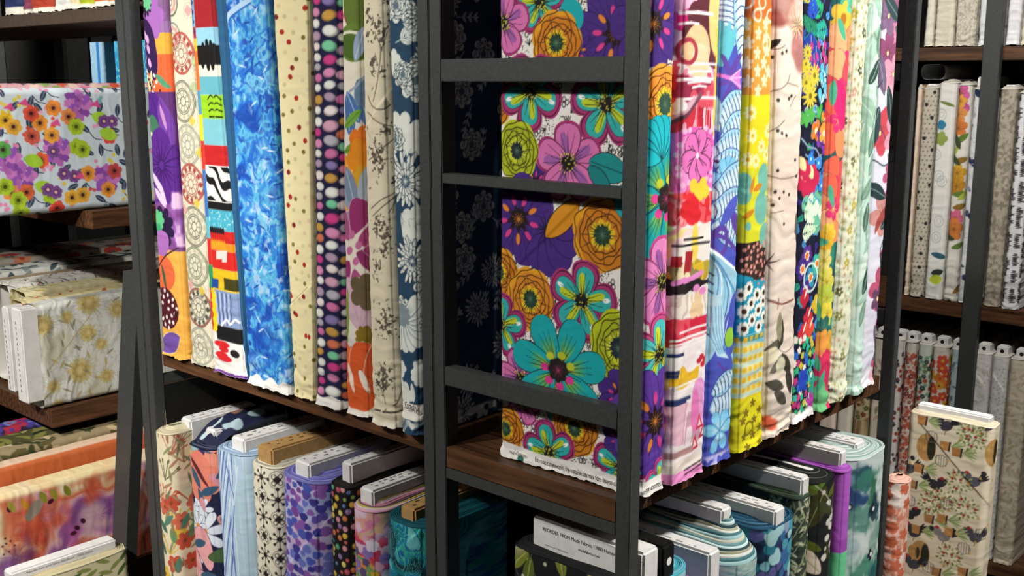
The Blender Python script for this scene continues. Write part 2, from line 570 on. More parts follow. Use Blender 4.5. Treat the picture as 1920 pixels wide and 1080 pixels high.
def bolt(key, label, group, prn, vis=None, side=0, sw=.02, r=.012, ds=.0013, dz=.0016, wr=1.0, fold=None, board=None, layers=None,
         seed=None, flare=True, rise=.010, striped=False, free=False, name='fabric_bolt'):
    kind, loc, t, w, h = B[key]
    a = t / 2
    r = min(r, a * .98)
    seed = seed if seed is not None else sum(ord(c) * (i + 3) for i, c in enumerate(key)) % 97
    root = thing(name, label, 'fabric bolt', loc, ROT[kind], group)
    f, c = a - r, PI * r / 2
    tot = f + 2 * c + (w - 2 * r) + f
    sl = f + c + (sw if side in (-1, 2) else .006)
    sr = f + c + (sw if side in (1, 2) else .006)
    n = max(int((sl + sr) / ds), 8)
    def back(x0):
        return np.concatenate([np.linspace(x0, f + c + w - 2 * r, 4)[1:], np.linspace(f + c + w - 2 * r, f + 2 * c + w - 2 * r, 4)[1:], [tot]])
    s = np.concatenate([-back(sl)[::-1], np.linspace(-sl, sr, n), back(sr)])
    z0, z1 = vis or (0, h)
    z0, z1 = max(z0, 0), min(z1, h)
    z = np.concatenate([np.linspace(0, z0, 5)[:-1] if z0 > .01 else [], np.linspace(z0, z1, int((z1 - z0) / dz) + 2), np.linspace(z1, h, 4)[1:] if z1 < h - .005 else []])
    cv = Cv(s, z, t, w, h, max(ds, dz) * .9)
    cv.rng = np.random.RandomState(seed)
    cv.lim = (-a - (sw if side in (-1, 2) and sw < .1 else .012), a + (sw if side in (1, 2) and sw < .1 else .012), z0, z1)
    prn(cv)
    x, y, nx, ny = profile(s, a, w, r)
    S, Z = cv.grid()
    low = np.exp(-Z / .07)
    dn = (fbm(S * 9 + seed, Z * 6, seed, 2) - .5) * .003 * wr
    dn += (fbm(S * 18 + seed, Z * 75 + fbm(S * 20, Z * 12, seed + 9, 2) * 3, seed + 3, 2) - .5) * (.0012 + .0055 * low) * wr
    if fold:
        (ax, az), (bx, bz) = fold[:2]
        L = math.hypot(bx - ax, bz - az)
        d = ((S - ax) * (bz - az) - (Z - az) * (bx - ax)) / L
        tt = ((S - ax) * (bx - ax) + (Z - az) * (bz - az)) / (L * L)
        dn += (.0014 if free else .0028) / (1 + np.exp(-d / .0007)) * np.exp(-np.maximum(d, 0) / .03) * ((tt > -.1) & (tt < 1.1))
    dzz = np.zeros_like(S)
    if flare:
        fl = np.clip(1 - Z / .014, 0, 1)
        dn += fl * (.002 + .005 * (fbm(S * 90, Z * 20, seed + 5, 2) - .3))
        dzz += fl * (fbm(S * 120 + 7, Z * 0, seed + 8, 2)) * .005
    dn = np.clip(dn, -.005, .005)
    flat = (np.abs(nx) > .6)[None] | (ny > .6)[None]
    dn = np.where(flat, np.clip(dn - .0008, -.005, .0018) if free else np.minimum(dn - .0012, -.0003), dn)
    px = x[None] + nx[None] * dn
    if key in LEAN:
        lean, k0, k1 = LEAN[key]
        px = px * (k0 + (k1 - k0) * Z / h) + lean * Z / h
    V = np.stack([px, y[None] + ny[None] * dn, Z + dzz], -1)
    cloth = grid_mesh('cloth', V, cv.img, root, MF)
    if layers:
        # wound edges of the cloth at the top end
        pal = [hx(q) for q in layers]
        st = .0026
        nr = max(int((a - .006) / st), 3)
        rise = rise / nr
        u = np.concatenate([np.linspace(-1, -.45, 6), np.linspace(-.42, .42, 43), np.linspace(.45, 1, 6)])
        VV, CC = [], []
        rs = np.random.RandomState(seed)
        for k in range(nr):
            for q, dz_ in ((0, 0.0), (.15, .0022), (.85, .0022), (1, -.001)):
                ins = (k + q) * st
                ak = max(a - ins, .004)
                wk = max(w - 2 * ins, .03)
                rk = min(max(r, a * .7) - ins * .5, ak * .98) if k or q else r
                rk = max(rk, .003)
                tk = (ak - rk) * 2 + PI * rk + wk - 2 * rk
                px, py, _, _ = profile(u * tk, ak, wk, rk)
                zz = h + dz_ + rise * (k + q) + .0012 * np.sin(u * 9 + k)
                VV.append(np.stack([px, py + ins, zz], -1))
                cc = pal[k % len(pal)] if striped else pal[0] * .65 + pal[k % len(pal)] * .35
                CC.append(np.tile(cc * rs.uniform(.85, 1.0), (len(u), 1)))
        grid_mesh('wound_layers', np.array(VV), np.array(CC), root, MF)
    if board:
        m, tb, prot = board[:3]
        opt = board[3] if len(board) > 3 else {}
        y0 = opt.get('y0', .014)
        xo = opt.get('x', 0.0)
        y1 = opt.get('y1', w - .015)
        bo = box('board', (xo - tb / 2, y0, h - .06), (xo + tb / 2, y1, h + prot), m, root, .0035)
        ink = M_LABEL if m is M_BLACKB else (M_INK if not opt.get('pale') else M_GREYINK)
        if opt.get('dashes', True):
            q, vs, fs = y0 + .012, [], []
            rs = np.random.RandomState(seed)
            zc = h + prot + .0004
            for row in (-.26, .02)[:1 + (tb > .03)]:
                q = y0 + rs.uniform(.01, .03)
                while q < y1 - .03:
                    for _ in range(rs.randint(2, 6)):       # a word of short ticks
                        L = rs.uniform(.0008, .0022)
                        b0 = len(vs)
                        x0_ = xo + tb * row
                        vs += [(x0_, q, zc), (x0_ + tb * .11, q, zc), (x0_ + tb * .11, q + L, zc), (x0_, q + L, zc)]
                        fs.append((b0, b0 + 1, b0 + 2, b0 + 3))
                        q += L + .0008
                    q += rs.uniform(.003, .02)
            mesh_obj('printed_text', vs, fs, ink, bo)['kind'] = 'stuff'
        if opt.get('dot'):
            zc = h + prot * .5
            vs = [(xo + math.cos(i * PI / 5) * .006, y0 - .0004, zc + math.sin(i * PI / 5) * .006) for i in range(10)]
            mesh_obj('printed_mark', vs, [tuple(range(10))[::1]], ink, bo)
    return root, cloth

# ------------------------------------------------------------------ the room
def struct(name, lo, hi, mat):
    return box(name, lo, hi, mat, None, 0, 'structure')

struct('floor', (-7.5, -3.4, -.17), (3.2, 3.0, -.12), M_FLOOR)
struct('ceiling', (-7.5, -3.4, 2.95), (3.2, 3.0, 3.0), M_CEIL)
struct('wall_back', (-7.5, 2.9, -.12), (3.2, 3.0, 2.95), M_WALL)
struct('wall_left', (-7.6, -3.4, -.12), (-7.5, 3.0, 2.95), M_WALL)
struct('wall_right', (3.2, -3.4, -.12), (3.3, 3.0, 2.95), M_WALL)
struct('wall_front', (-7.5, -3.5, -.12), (3.2, -3.4, 2.95), M_WALL)

# ------------------------------------------------------------------ right bay with the ladder end
u = thing('shelving_unit', 'black steel shelving bay with ladder end and dark wood boards at centre', 'shelving', (0, 0, -.12), group=None)
def P(o):   # children were built in world coordinates: keep them there
    o.matrix_parent_inverse = Matrix.Translation(-o.parent.location)
    return o
for lo, hi in (((-.022, 0, -.12), (0, .022, 2.3)), ((-.353, 0, -.12), (-.331, .028, 2.3)), ((-.022, .802, -.12), (0, .822, 2.3)), ((-.353, .802, -.12), (-.331, .822, 2.3))):
    P(box('post', lo, hi, M_METAL, u, .0012))
for z0, z1 in ((1.4965, 1.5267), (1.3573, 1.3711), (1.0654, 1.0929), (1.80, 1.83), (.55, .58)):
    P(box('rung', (-.331, .0005, z0), (-.022, .0205, z1), M_METAL, u, .001))
    P(box('rung', (-.331, .803, z0), (-.022, .821, z1), M_METAL, u, .001))
P(box('support_bar', (-.331, .0005, .9235), (-.022, .0205, .9395), M_METAL, u, .001))
P(box('support_bar', (-.331, .803, .9235), (-.022, .821, .9395), M_METAL, u, .001))
P(box('shelf_board', (-.3305, .0012, .9405), (-.0225, .8015, .9715), M_WOODX, u, .0012)).data.materials[0] = M_WOODX
P(box('shelf_board', (-.3305, .0012, 1.702), (-.0225, .8015, 1.733), M_WOODX, u, .0012))  # unseen top board, added to keep overhead light off the cloth behind
P(box('shelf_board', (-.3305, .0012, .098), (-.0225, .8015, .1295), M_WOODX, u, .0012))

# ------------------------------------------------------------------ left bay, flush with the ladder
u = thing('shelving_unit', 'black steel shelving bay of dark wood boards left of the ladder', 'shelving', (-.36, 0, -.12))
for x0 in (-.377, -1.171):
    for y0 in (0, .36):
        P(box('post', (x0, y0, -.12), (x0 + .0225, y0 + .022, 2.3), M_METAL, u, .0012))
P(box('shelf_board', (-1.1480, .0225, .9435), (-.3775, .359, .9695), M_WOODX, u, .0012))
P(box('shelf_board', (-1.1480, .0225, 1.702), (-.3775, .359, 1.73), M_WOODX, u, .0012))  # unseen upper board, added to shade the bay from above
P(box('end_shade_sheet', (-1.1515, .0235, .1305), (-1.1485, .3585, .9035), M_DARK, u, 0))  # black sheet standing in for the shade at the open end
P(box('dark_backing', (-1.148, .362, .10), (-.3785, .366, 1.70), M_DARK, u, 0))  # black sheet added so gaps between bolts read as deep shade
P(box('shelf_board', (-1.1480, .0225, .098), (-.3775, .359, .1295), M_WOODX, u, .0012))
for x0 in (-1.169, -.375):
    P(box('side_rail', (x0, .0225, .905), (x0 + .019, .3595, .923), M_METAL, u, .001))

# ------------------------------------------------------------------ wall shelving at the back
u = thing('wall_shelving', 'tall dark wood and black steel wall shelving of white fabric bolts', 'shelving', (-.33, 2.2, -.12))
for x0 in (-1.60, -.357, .60):
    P(box('post', (x0, 2.172, -.12), (x0 + .047, 2.197, 2.5), M_METAL, u, .0015))
    P(box('post', (x0, 2.50, -.12), (x0 + .047, 2.525, 2.5), M_METAL, u, .0015))
for z0, z1 in ((1.553, 1.5915), (.797, .8415), (.02, .0615)):
    for x0, x1 in ((-1.56, -.334), (-.333, .61)):
        P(box('shelf_board', (x0, 2.1975, z0), (x1, 2.499, z1), M_WOODX, u, .0015))
P(box('dark_backing', (-1.6, 2.527, -.12), (.64, 2.545, 2.5), M_DARK, u, 0))

# ------------------------------------------------------------------ left display with sloping legs, bolts laid on their long edges
u = thing('tiered_display', 'black steel tiered display with a sloping leg and bolts laid flat', 'shelving', (-1.7, 0, -.12))
P(box('post', (-1.2015, 0, -.12), (-1.1735, .028, 2.3), M_METAL, u, .0012))
P(beam('sloping_leg', (-1.212, .014, 1.12), (-1.47, .014, -.115), .058, .026, M_METAL, u))
bm_ = P(beam('bolt_head', (-1.277, -.001, .815), (-1.277, .003, .815), .012, .012, M_INK, u))
P(box('post', (-3.395, .705, -.12), (-3.315, .735, 2.3), M_METAL, u, .0012))
P(box('top_shelf', (-3.3, .02, 1.611), (-1.2025, .40, 1.6365), M_TAUPE, u, .001))
P(box('shelf_board', (-3.3, .012, 1.195), (-1.372, .45, 1.2325), M_WOODY, u, .0012))
P(box('shelf_board', (-3.3, -.01, .724), (-1.585, .65, .7665), M_WOODY, u, .0012))
P(box('shelf_board', (-3.3, -.20, .38), (-1.41, .42, .4305), M_WOODY, u, .0012))
P(box('dark_backing', (-3.31, .705, -.12), (-2.93, .735, 1.70), M_DARK, u, 0))
for x0 in (-3.335,):
    P(box('post', (x0, 0, -.12), (x0 + .03, .03, 2.3), M_METAL, u, .0012))

# ------------------------------------------------------------------ low plinth behind the right bay
u = thing('display_plinth', 'low dark display plinth under the chicken print bolt', 'plinth', (0, 1.5, -.12))
P(box('base', (-.36, 1.23, -.12), (.40, 1.78, .005), M_DARK, u, .002))
P(box('top_board', (-.37, 1.22, .0055), (.41, 1.79, .0295), M_WOODX, u, .002))

# ------------------------------------------------------------------ far fixture glimpsed through the left display
u = thing('far_fixture', 'distant dark fixture holding bright blue bolts', 'shelving', (-4.1, 1.5, -.12))
P(box('dark_backing', (-5.2, 1.82, -.12), (-3.2, 1.84, 2.3), M_DARK, u, 0))
for x0 in (-4.56, -3.3):
    P(box('post', (x0, 1.46, -.12), (x0 + .05, 1.50, 2.3), M_DARK, u, .002))
P(box('shelf_board', (-4.6, 1.46, 1.36), (-3.2, 1.80, 1.39), M_WOODX, u, .002))
P(box('shelf_board', (-4.6, 1.46, 1.72), (-3.2, 1.80, 1.75), M_WOODX, u, .002))
P(box('divider_panel', (-4.50, 1.52, 1.391), (-4.285, 1.54, 1.70), M_DARK, u, .002))

# ------------------------------------------------------------------ prints: motifs
def scribble(cv, seed, a=.9, thr=.47, fx=260, fz=260):
    # fine black pen doodling on white cloth
    n = cv.noise(fx, fz, seed, 2)
    m = np.clip((.055 - np.abs(n - thr)) / .03, 0, 1) * np.clip((cv.noise(45, 45, seed + 4, 2) - .42) * 9, 0, 1)
    cv.mix(m * a, '#141414')

def ranun(cv, x, z, R, c1, c2, cc, halo='#e0b81e', asp=1.0, seed=1):
    cv.flo(x, z, R, 7, c1, .10, .8, seed, asp, grow=.002)
    cv.flo(x + R * .06, z - R * .04, R * .93, 6, c2, .10, .8, seed * 2, asp)
    for k, q in enumerate((.95, .78, .63, .50)):
        cv.ring(x + R * .05 * (1 - q), z, R * q * asp, R * q, .0013, '#2a1608', wob=.09, seed=seed + k * 1.7)
    cv.rays(x, z, R * .45, R * .9, 11, .0013, '#2a1608', seed, asp, var=.9)
    cv.flo(x, z, R * .44, 9, halo, .25, .8, seed, asp, a=.8)
    cv.rays(x, z, R * .1, R * .5, 26, .0024, cc, seed, asp)
    cv.flo(x, z, R * .30, 11, cc, .25, .8, seed, asp)
    cv.rays(x, z, R * .02, R * .24, 12, .0011, '#4f7058', seed, asp)

def cherry(cv, x, z, R, c=('#2fa9a6', '#b9c92a'), oc='#a2306c', asp=1.0, rot=.3, n=5, white=True):
    for i in range(n):
        t = rot + 2 * PI * i / n
        dx, dz = math.cos(t) * asp, math.sin(t)
        ang = math.atan2(dz, dx)
        L = R * math.hypot(dx, dz)
        cv.petal(x, z, ang, L * 1.06, R * .98, oc, None, 0, tip=.55)
        cv.petal(x, z, ang, L * 1.0, R * .90, '#2b0f20', None, 0, tip=.55)
        cv.petal(x, z, ang, L * .98, R * .84, oc, None, 0, tip=.55)
    for i in range(n):
        t = rot + 2 * PI * i / n
        dx, dz = math.cos(t) * asp, math.sin(t)
        ang = math.atan2(dz, dx)
        L = R * math.hypot(dx, dz)
        cv.petal(x, z, ang, L * .88, R * .62, c[0], '#1b1b1b', .0007, tip=.55)
        cv.petal(x, z, ang + .16, L * .72, R * .24, c[1], tip=.6)
        if white and i % 2 == 0:
            cv.ell(x + dx * R * .74, z + dz * R * .74, R * .11, R * .06, '#eef3ee', ang)
        cv.line([(x, z), (x + dx * R * .72, z + dz * R * .72)], .0014, '#151515', taper=True)
        for q in (-.25, .25):
            cv.line([(x, z), (x + math.cos(ang + q) * L * .62, z + math.sin(ang + q) * L * .62)], .0012, '#151515', taper=True)
    heart(cv, x, z, R * .34, asp)

def heart(cv, x, z, R, asp=1.0, c1='#17150f', c2='#c9c44a'):
    cv.rays(x, z, 0, R * 1.35, 22, .0018, c1, .2, asp)
    cv.flo(x, z, R * .62, 9, c1, .3, .8, .4, asp)
    for p in cv.rng.uniform(-.7, .7, (26, 2)):
        cv.ell(x + p[0] * R * asp, z + p[1] * R, .0011, .0011, c2)

def pinky(cv, x, z, R, asp=1.0, rot=.2, n=5, c='#cf6ea9', oc='#a2306c'):
    for i in range(n):
        t = rot + 2 * PI * i / n
        dx, dz = math.cos(t) * asp, math.sin(t)
        ang, L = math.atan2(dz, dx), R * math.hypot(dx, dz)
        cv.petal(x, z, ang, L * 1.08, R * 1.0, oc, tip=.5)
        cv.petal(x, z, ang, L, R * .88, c, '#22101c', .0009, tip=.5)
        cv.petal(x, z, ang + .2, L * .8, R * .3, '#9a5aa0', tip=.5, a=.6)
        for q in (-.3, 0, .3):
            cv.line([(x, z), (x + math.cos(ang + q) * L * .8, z + math.sin(ang + q) * L * .8)], .0012, '#2b1024', taper=True)
    heart(cv, x, z, R * .36, asp)

def dahlia(cv, x, z, R, asp=1.0, rot=.1, n=7, c='#43267a'):
    for i in range(n):
        t = rot + 2 * PI * i / n
        dx, dz = math.cos(t) * asp, math.sin(t)
        ang, L = math.atan2(dz, dx), R * math.hypot(dx, dz)
        cv.petal(x, z, ang, L, R * .72, c, '#1f0f3c', .0008, tip=.5)
        for q in (-.2, .05, .25):
            cv.line([(x, z), (x + math.cos(ang + q) * L * .85, z + math.sin(ang + q) * L * .85)], .0011, '#24114a', taper=True)
    cv.rays(x, z, R * .1, R * .62, 9, .0075, '#2b1030', rot, asp)
    for i in range(9):
        t = rot + 2 * PI * i / 9
        cv.ell(x + math.cos(t) * R * .42 * asp, z + math.sin(t) * R * .42, R * .12, R * .055, '#d23d86' if i % 3 else '#e0842a', math.atan2(math.sin(t), math.cos(t) * asp))
    cv.flo(x, z, R * .24, 8, '#1c1013', .3, .8, 0, asp)
    cv.rays(x, z, 0, R * .22, 14, .0012, '#c8772c', .1, asp)

def tealdaisy(cv, x, z, R, asp=1.0, rot=.2, n=7):
    for i in range(n):
        t = rot + 2 * PI * i / n
        dx, dz = math.cos(t) * asp, math.sin(t)
        ang, L = math.atan2(dz, dx), R * math.hypot(dx, dz)
        cv.petal(x, z, ang, L, R * .62, '#12a2a8', '#0f1c1c', .001, '#a9b52a', tip=.62)
        for q in (-.16, .0, .15):
            cv.line([(x, z), (x + math.cos(ang + q) * L * .7, z + math.sin(ang + q) * L * .7)], .0013, '#0f2a2a', taper=True)
    cv.rays(x, z, 0, R * .5, 20, .002, '#191b12', .1, asp)
    for i in range(7):
        t = .4 + 2 * PI * i / 7
        cv.ell(x + math.cos(t) * R * .28 * asp, z + math.sin(t) * R * .28, R * .09, R * .07, '#d8398c' if 2 < i < 7 else '#b9c22e')
    cv.flo(x, z, R * .22, 8, '#241a18', .2, .8, 0, asp)
    cv.rays(x, z, 0, R * .16, 12, .001, '#a8346c', .1, asp)

def p_bigfloral(cv):
    cv.fill('#e4e1dc')
    scribble(cv, 3)
    for i, p in enumerate(cv.pts(420, .010, 21, -cv.t / 2 - cv.w, cv.t / 2, 0, cv.h)):
        if i % 3:
            for k in range(3):
                cv.ring(p[0] + .0035 * math.sin(k * 2.1 + i), p[1] + .004 * math.cos(k * 2.1 + i), .0026, .0032, .0011, '#161616')
        else:
            for k in range(4):
                cv.line([p, (p[0] + .008 * math.cos(k * .5 + i), p[1] + .008 * math.sin(k * .5 + i))], .0012, '#161616')
    g = 1.05
    # wide face
    dahlia(cv, -.0758,.5825, .062, g, .3)
    dahlia(cv, -.1371,.5628, .030, g, .1)
    cherry(cv, -.1960,.6242, .040, asp=g)
    cv.ell(-.1436,.6064, .018, .022, '#12a2a8', .5)
    pinky(cv, -.2602,.6012, .042, g)
    ranun(cv, -.1682,.5732, .040, '#dd9a1f', '#c97a18', '#1f3a2a')
    ranun(cv, -.2798,.5000, .036, '#dd9a1f', '#c97a18', '#1f3a2a')
    cherry(cv, -.2116,.5119, .050, asp=g, rot=.9)
    cherry(cv, -.0868,.4973, .052, asp=g, rot=.4)
    dahlia(cv, -.2017,.3924, .030, g)
    pinky(cv, -.1463,.4225, .050, g, .35)
    cv.leaf(-.1120,.4269, -.25, .062, .036, '#15888a', oc='#10201f', vein='#0d3a3a')
    cv.leaf(-.1136,.4202, -.7, .045, .020, '#127a7c', oc='#10201f')
    ranun(cv, -.2356,.4342, .040, '#b4c11f', '#a4b21e', '#16242e', '#c9cf30', .92)
    dahlia(cv, -.2316,.3425, .064, g, .5)
    for q in ((-2.0, .060), (-1.5, .064), (-1.0, .062), (-.4, .058), (.2, .05)):
        cv.petal(-.1811,.3342, q[0], q[1], .042, '#43267a', '#1f0f3c', .0009, tip=.5)
    cv.rays(-.1810,.3327, 0, .026, 14, .003, '#1d1030')
    cv.leaf(-.1828,.3234, .75, .075, .030, '#d08a1c', oc='#2a1608')
    ranun(cv, -.0900,.3344, .047, '#dd9a1f', '#c2761a', '#1f3a2a', asp=1.02)
    ranun(cv, -.2687,.2653, .036, '#dd9a1f', '#c97a18', '#1f3a2a')
    ranun(cv, -.2102,.2358, .043, '#dd9a1f', '#d08322', '#1f3a2a', asp=.95)
    cherry(cv, -.2649,.1920, .044, asp=g, rot=.2)
    cherry(cv, -.1218,.2450, .052, asp=g, rot=.15)
    ranun(cv, -.0618,.1919, .050, '#b4c11f', '#9fae1e', '#16242e', '#c9cf30', .9)
    pinky(cv, -.2262,.1211, .042, g, .6)
    dahlia(cv, -.0569,.1297, .036, g)
    tealdaisy(cv, -.1608,.1452, .078, g, .25)
    pinky(cv, -.2241,.0863, .030, g)
    ranun(cv, -.2570,.0420, .034, '#dd9a1f', '#c97a18', '#1f3a2a')
    cherry(cv, -.0546,.0338, .042, asp=g)
    dahlia(cv, -.0556,.0724, .028, g)
    ranun(cv, -.1316,.0699, .038, '#dd9a1f', '#c2761a', '#1f3a2a')
    cherry(cv, -.1755,.0267, .044, asp=g, rot=.55)
    # spine
    dahlia(cv, -.0218,.5918, .062, 1, .4)
    cv.ell(-.0213,.5301, .008, .012, '#e4e1dc')
    ranun(cv, .0038,.4983, .048, '#ef9f34', '#ee9230', '#2a4a3c', '#e8c52a')
    tealdaisy(cv, .0127,.3829, .085, 1, .5)
    for q in range(7):
        cv.petal(-.0011,.4310, 1.2 + q * .3, .055, .03, '#14b6c4', '#0f1c1c', .001)
    pinky(cv, .0094,.2785, .055, 1, .4, c='#dd7fbb', oc='#c04584')
    cherry(cv, .0054,.1848, .052, ('#4cc0c0', '#d3e02c'), '#cf4a8c')
    dahlia(cv, -.0002,.0979, .075, 1, .2, c='#5b3699')
    cherry(cv, .0157,.0106, .034, ('#4cc0c0', '#d3e02c'), '#cf4a8c')
    # white printed selvage along the lower edge
    X, Z = cv.grid()
    cv.mix(np.clip(.5 + (.022 + .002 * np.sin(X * 40) - Z) / cv.e, 0, 1), '#e9e7e2')
    cv.ell(-.2258,.0029, .006, .0065, '#2f6f66')

def p_butterfly(cv):
    cv.fill('#5b2f6e')
    X, Z = cv.grid()
    for z1, z0, c in ((.6899, .6334, '#7d5a86'), (.6334, .6126, '#8f6a9a'), (.6126, .5745, '#d9a03c'), (.5745, .5071, '#d85f34'), (.3219, .2054, '#7a4487'), (.2125, .0759, '#e2a94a'), (.0759, -.0086, '#e0a648')):
        cv.band(z0, z1, c)
    cv.flo(-.0059,.6431, .045, 6, '#9b62ad', .3, .8)
    cv.flo(-.0232,.6627, .022, 11, '#1d0f2a', .5, .6)
    cv.flo(-.0165,.6681, .016, 7, '#62b37e', .3)
    cv.ell(-.0284,.5912, .034, .052, '#2a1040', .3)
    cv.leaf(-.0289,.6344, -1.35, .11, .050, '#2b1145')
    for p in [(-.0391,.6174),(-.0321,.6096),(-.0231,.6017),(-.0380,.5943),(-.0213,.5844),(-.0367,.5730),(-.0205,.5593)]:
        cv.ell(*p, .005, .009, '#c79ac4', .4)
    for p in [(-.0316,.5497),(-.0163,.5458),(-.0254,.5361)]:
        cv.leaf(*p, -1.6, .030, .008, '#dcd6a6')
    for i, p in enumerate([(a + cv.rng.uniform(-.02, .02), b + cv.rng.uniform(-.015, .015)) for a, b in [(-.0297,.5332),(-.0191,.5235),(-.0045,.5158),(-.0262,.5137)] for _ in range(9)]):
        cv.ell(*p, .0028, .0028, '#2a1226' if i % 2 else '#e8e2da')
    cv.leaf(-.0017,.5380, -.5, .05, .014, '#4f8e6c')
    cv.leaf(-.0231,.5069, -1.15, .115, .062, '#4a1d7c', vein='#2c0f4e')
    cv.leaf(.0086,.4975, -1.3, .10, .045, '#6c3b98', vein='#2c0f4e')
    cv.leaf(.0069,.4839, -1.2, .05, .012, '#b984b8')
    cv.ell(-.0188,.4304, .02, .035, '#3a6f52', .2)
    cv.leaf(-.0020,.4113, 2.6, .05, .008, '#d8d9b0')
    cv.flo(-.0017,.3667, .075, 5, '#532382', .3, .7, .3)
    cv.rays(-.0011,.3717, .01, .07, 18, .003, '#2c0f4e')
    m = cv.noise(26, 32, 8, 3)
    zone = np.clip((Z - .2186) * 200, 0, 1) * np.clip((.3598 - Z) * 200, 0, 1)
    cv.mix(zone * np.clip((m - .5) * 9, 0, 1), '#8f5aa6')
    cv.mix(zone * np.clip((m - .62) * 12, 0, 1), '#d8b4d8')
    for p, q in zip([(-.0370,.3577),(-.0160,.3409),(-.0309,.3278)], (-.9, -1.1, -.8)):
        cv.leaf(*p, q, .05, .013, '#dcc2de')
    cv.flo(-.0109,.2553, .040, 9, '#23123a', .35, .6, .4)
    cv.flo(-.0245,.2673, .020, 7, '#5cb87e', .3)
    cv.flo(-.0287,.2465, .015, 6, '#3f9a66', .3)
    cv.leaf(-.0445,.2056, .6, .06, .05, '#a267b0')
    cv.ell(-.0153,.1654, .036, .034, '#d8643c')
    cv.leaf(-.0227,.1822, -1.35, .05, .009, '#3a5a3c')
    cv.curve([(-.0346,.1756),(-.0079,.1993),(.0362,.2194)], .003, '#3c2a26')
    cv.ell(-.0173,.0963, .042, .040, '#4a1420', -.4)
    bx, bz = -.0173,.0963
    for i in range(24):
        q = .008 + .0062 * math.sqrt(i)
        cv.ell(bx + math.cos(i * 2.399) * q, bz + math.sin(i * 2.399) * q, .0042, .0034, '#e3d9d2', i * 2.399)
    cv.ell(.0161,.0888, .006, .006, '#3a1018')
    cv.leaf(-.0428,.0102, .5, .075, .04, '#6a4a9a', oc='#d9c79a')

def p_medallion(cv):
    cv.fill('#d2ccb6')
    cols = ['#4a4d44', '#6f756c', '#984038', '#44483f', '#767c74', '#984038', '#484d42', '#56644a']
    rows = [(-.0264,.6641),(-.0246,.6055),(-.0015,.5752),(-.0045,.4906),(.0005,.4126),(.0030,.3423),(.0047,.2642),(-.0002,.1893),(.0018,.1120),(.0007,.0374)]
    for i, (x, z) in enumerate(rows):
        c = cols[i % 8]
        small = i in (0, 1)
        R = .024 if small else .037
        for q in (1.0, .92, .62, .52, .22):
            cv.ring(x, z, R * q, R * q, .0017, c, a=.95)
        if not small:
            for k in range(9):
                t = k * 2 * PI / 9
                cv.line([(x + math.cos(t) * R * .22, z + math.sin(t) * R * .22), (x + math.cos(t) * R * .52, z + math.sin(t) * R * .52)], .0014, c, .8)
            for k in range(12):
                t = k * 2 * PI / 12
                cv.flo(x + math.cos(t) * R * .78, z + math.sin(t) * R * .78, R * .15, 4, c if i % 3 == 2 else '#b9b49c', .25, a=.55)
            if i % 3 == 2:
                cv.ring(x, z, R * .96, R * .96, .004, '#a8483f', a=.45)
        else:
            for k in range(8):
                t = k * PI / 4
                cv.ell(x + math.cos(t) * R * .6, z + math.sin(t) * R * .6, R * .22, R * .22, '#c79a94', a=.7)
    for i, (x, z) in enumerate(cv.pts(60, .02, 5)):
        if min(math.hypot(x - a, z - b) for a, b in rows) > .036:
            cv.flo(x, z, .010, 4, ['#c9b64e', '#a9b58e', '#c99a96'][i % 3], .4, a=.6)
            cv.ring(x, z, .013, .013, .001, '#8a8c7c', a=.6)

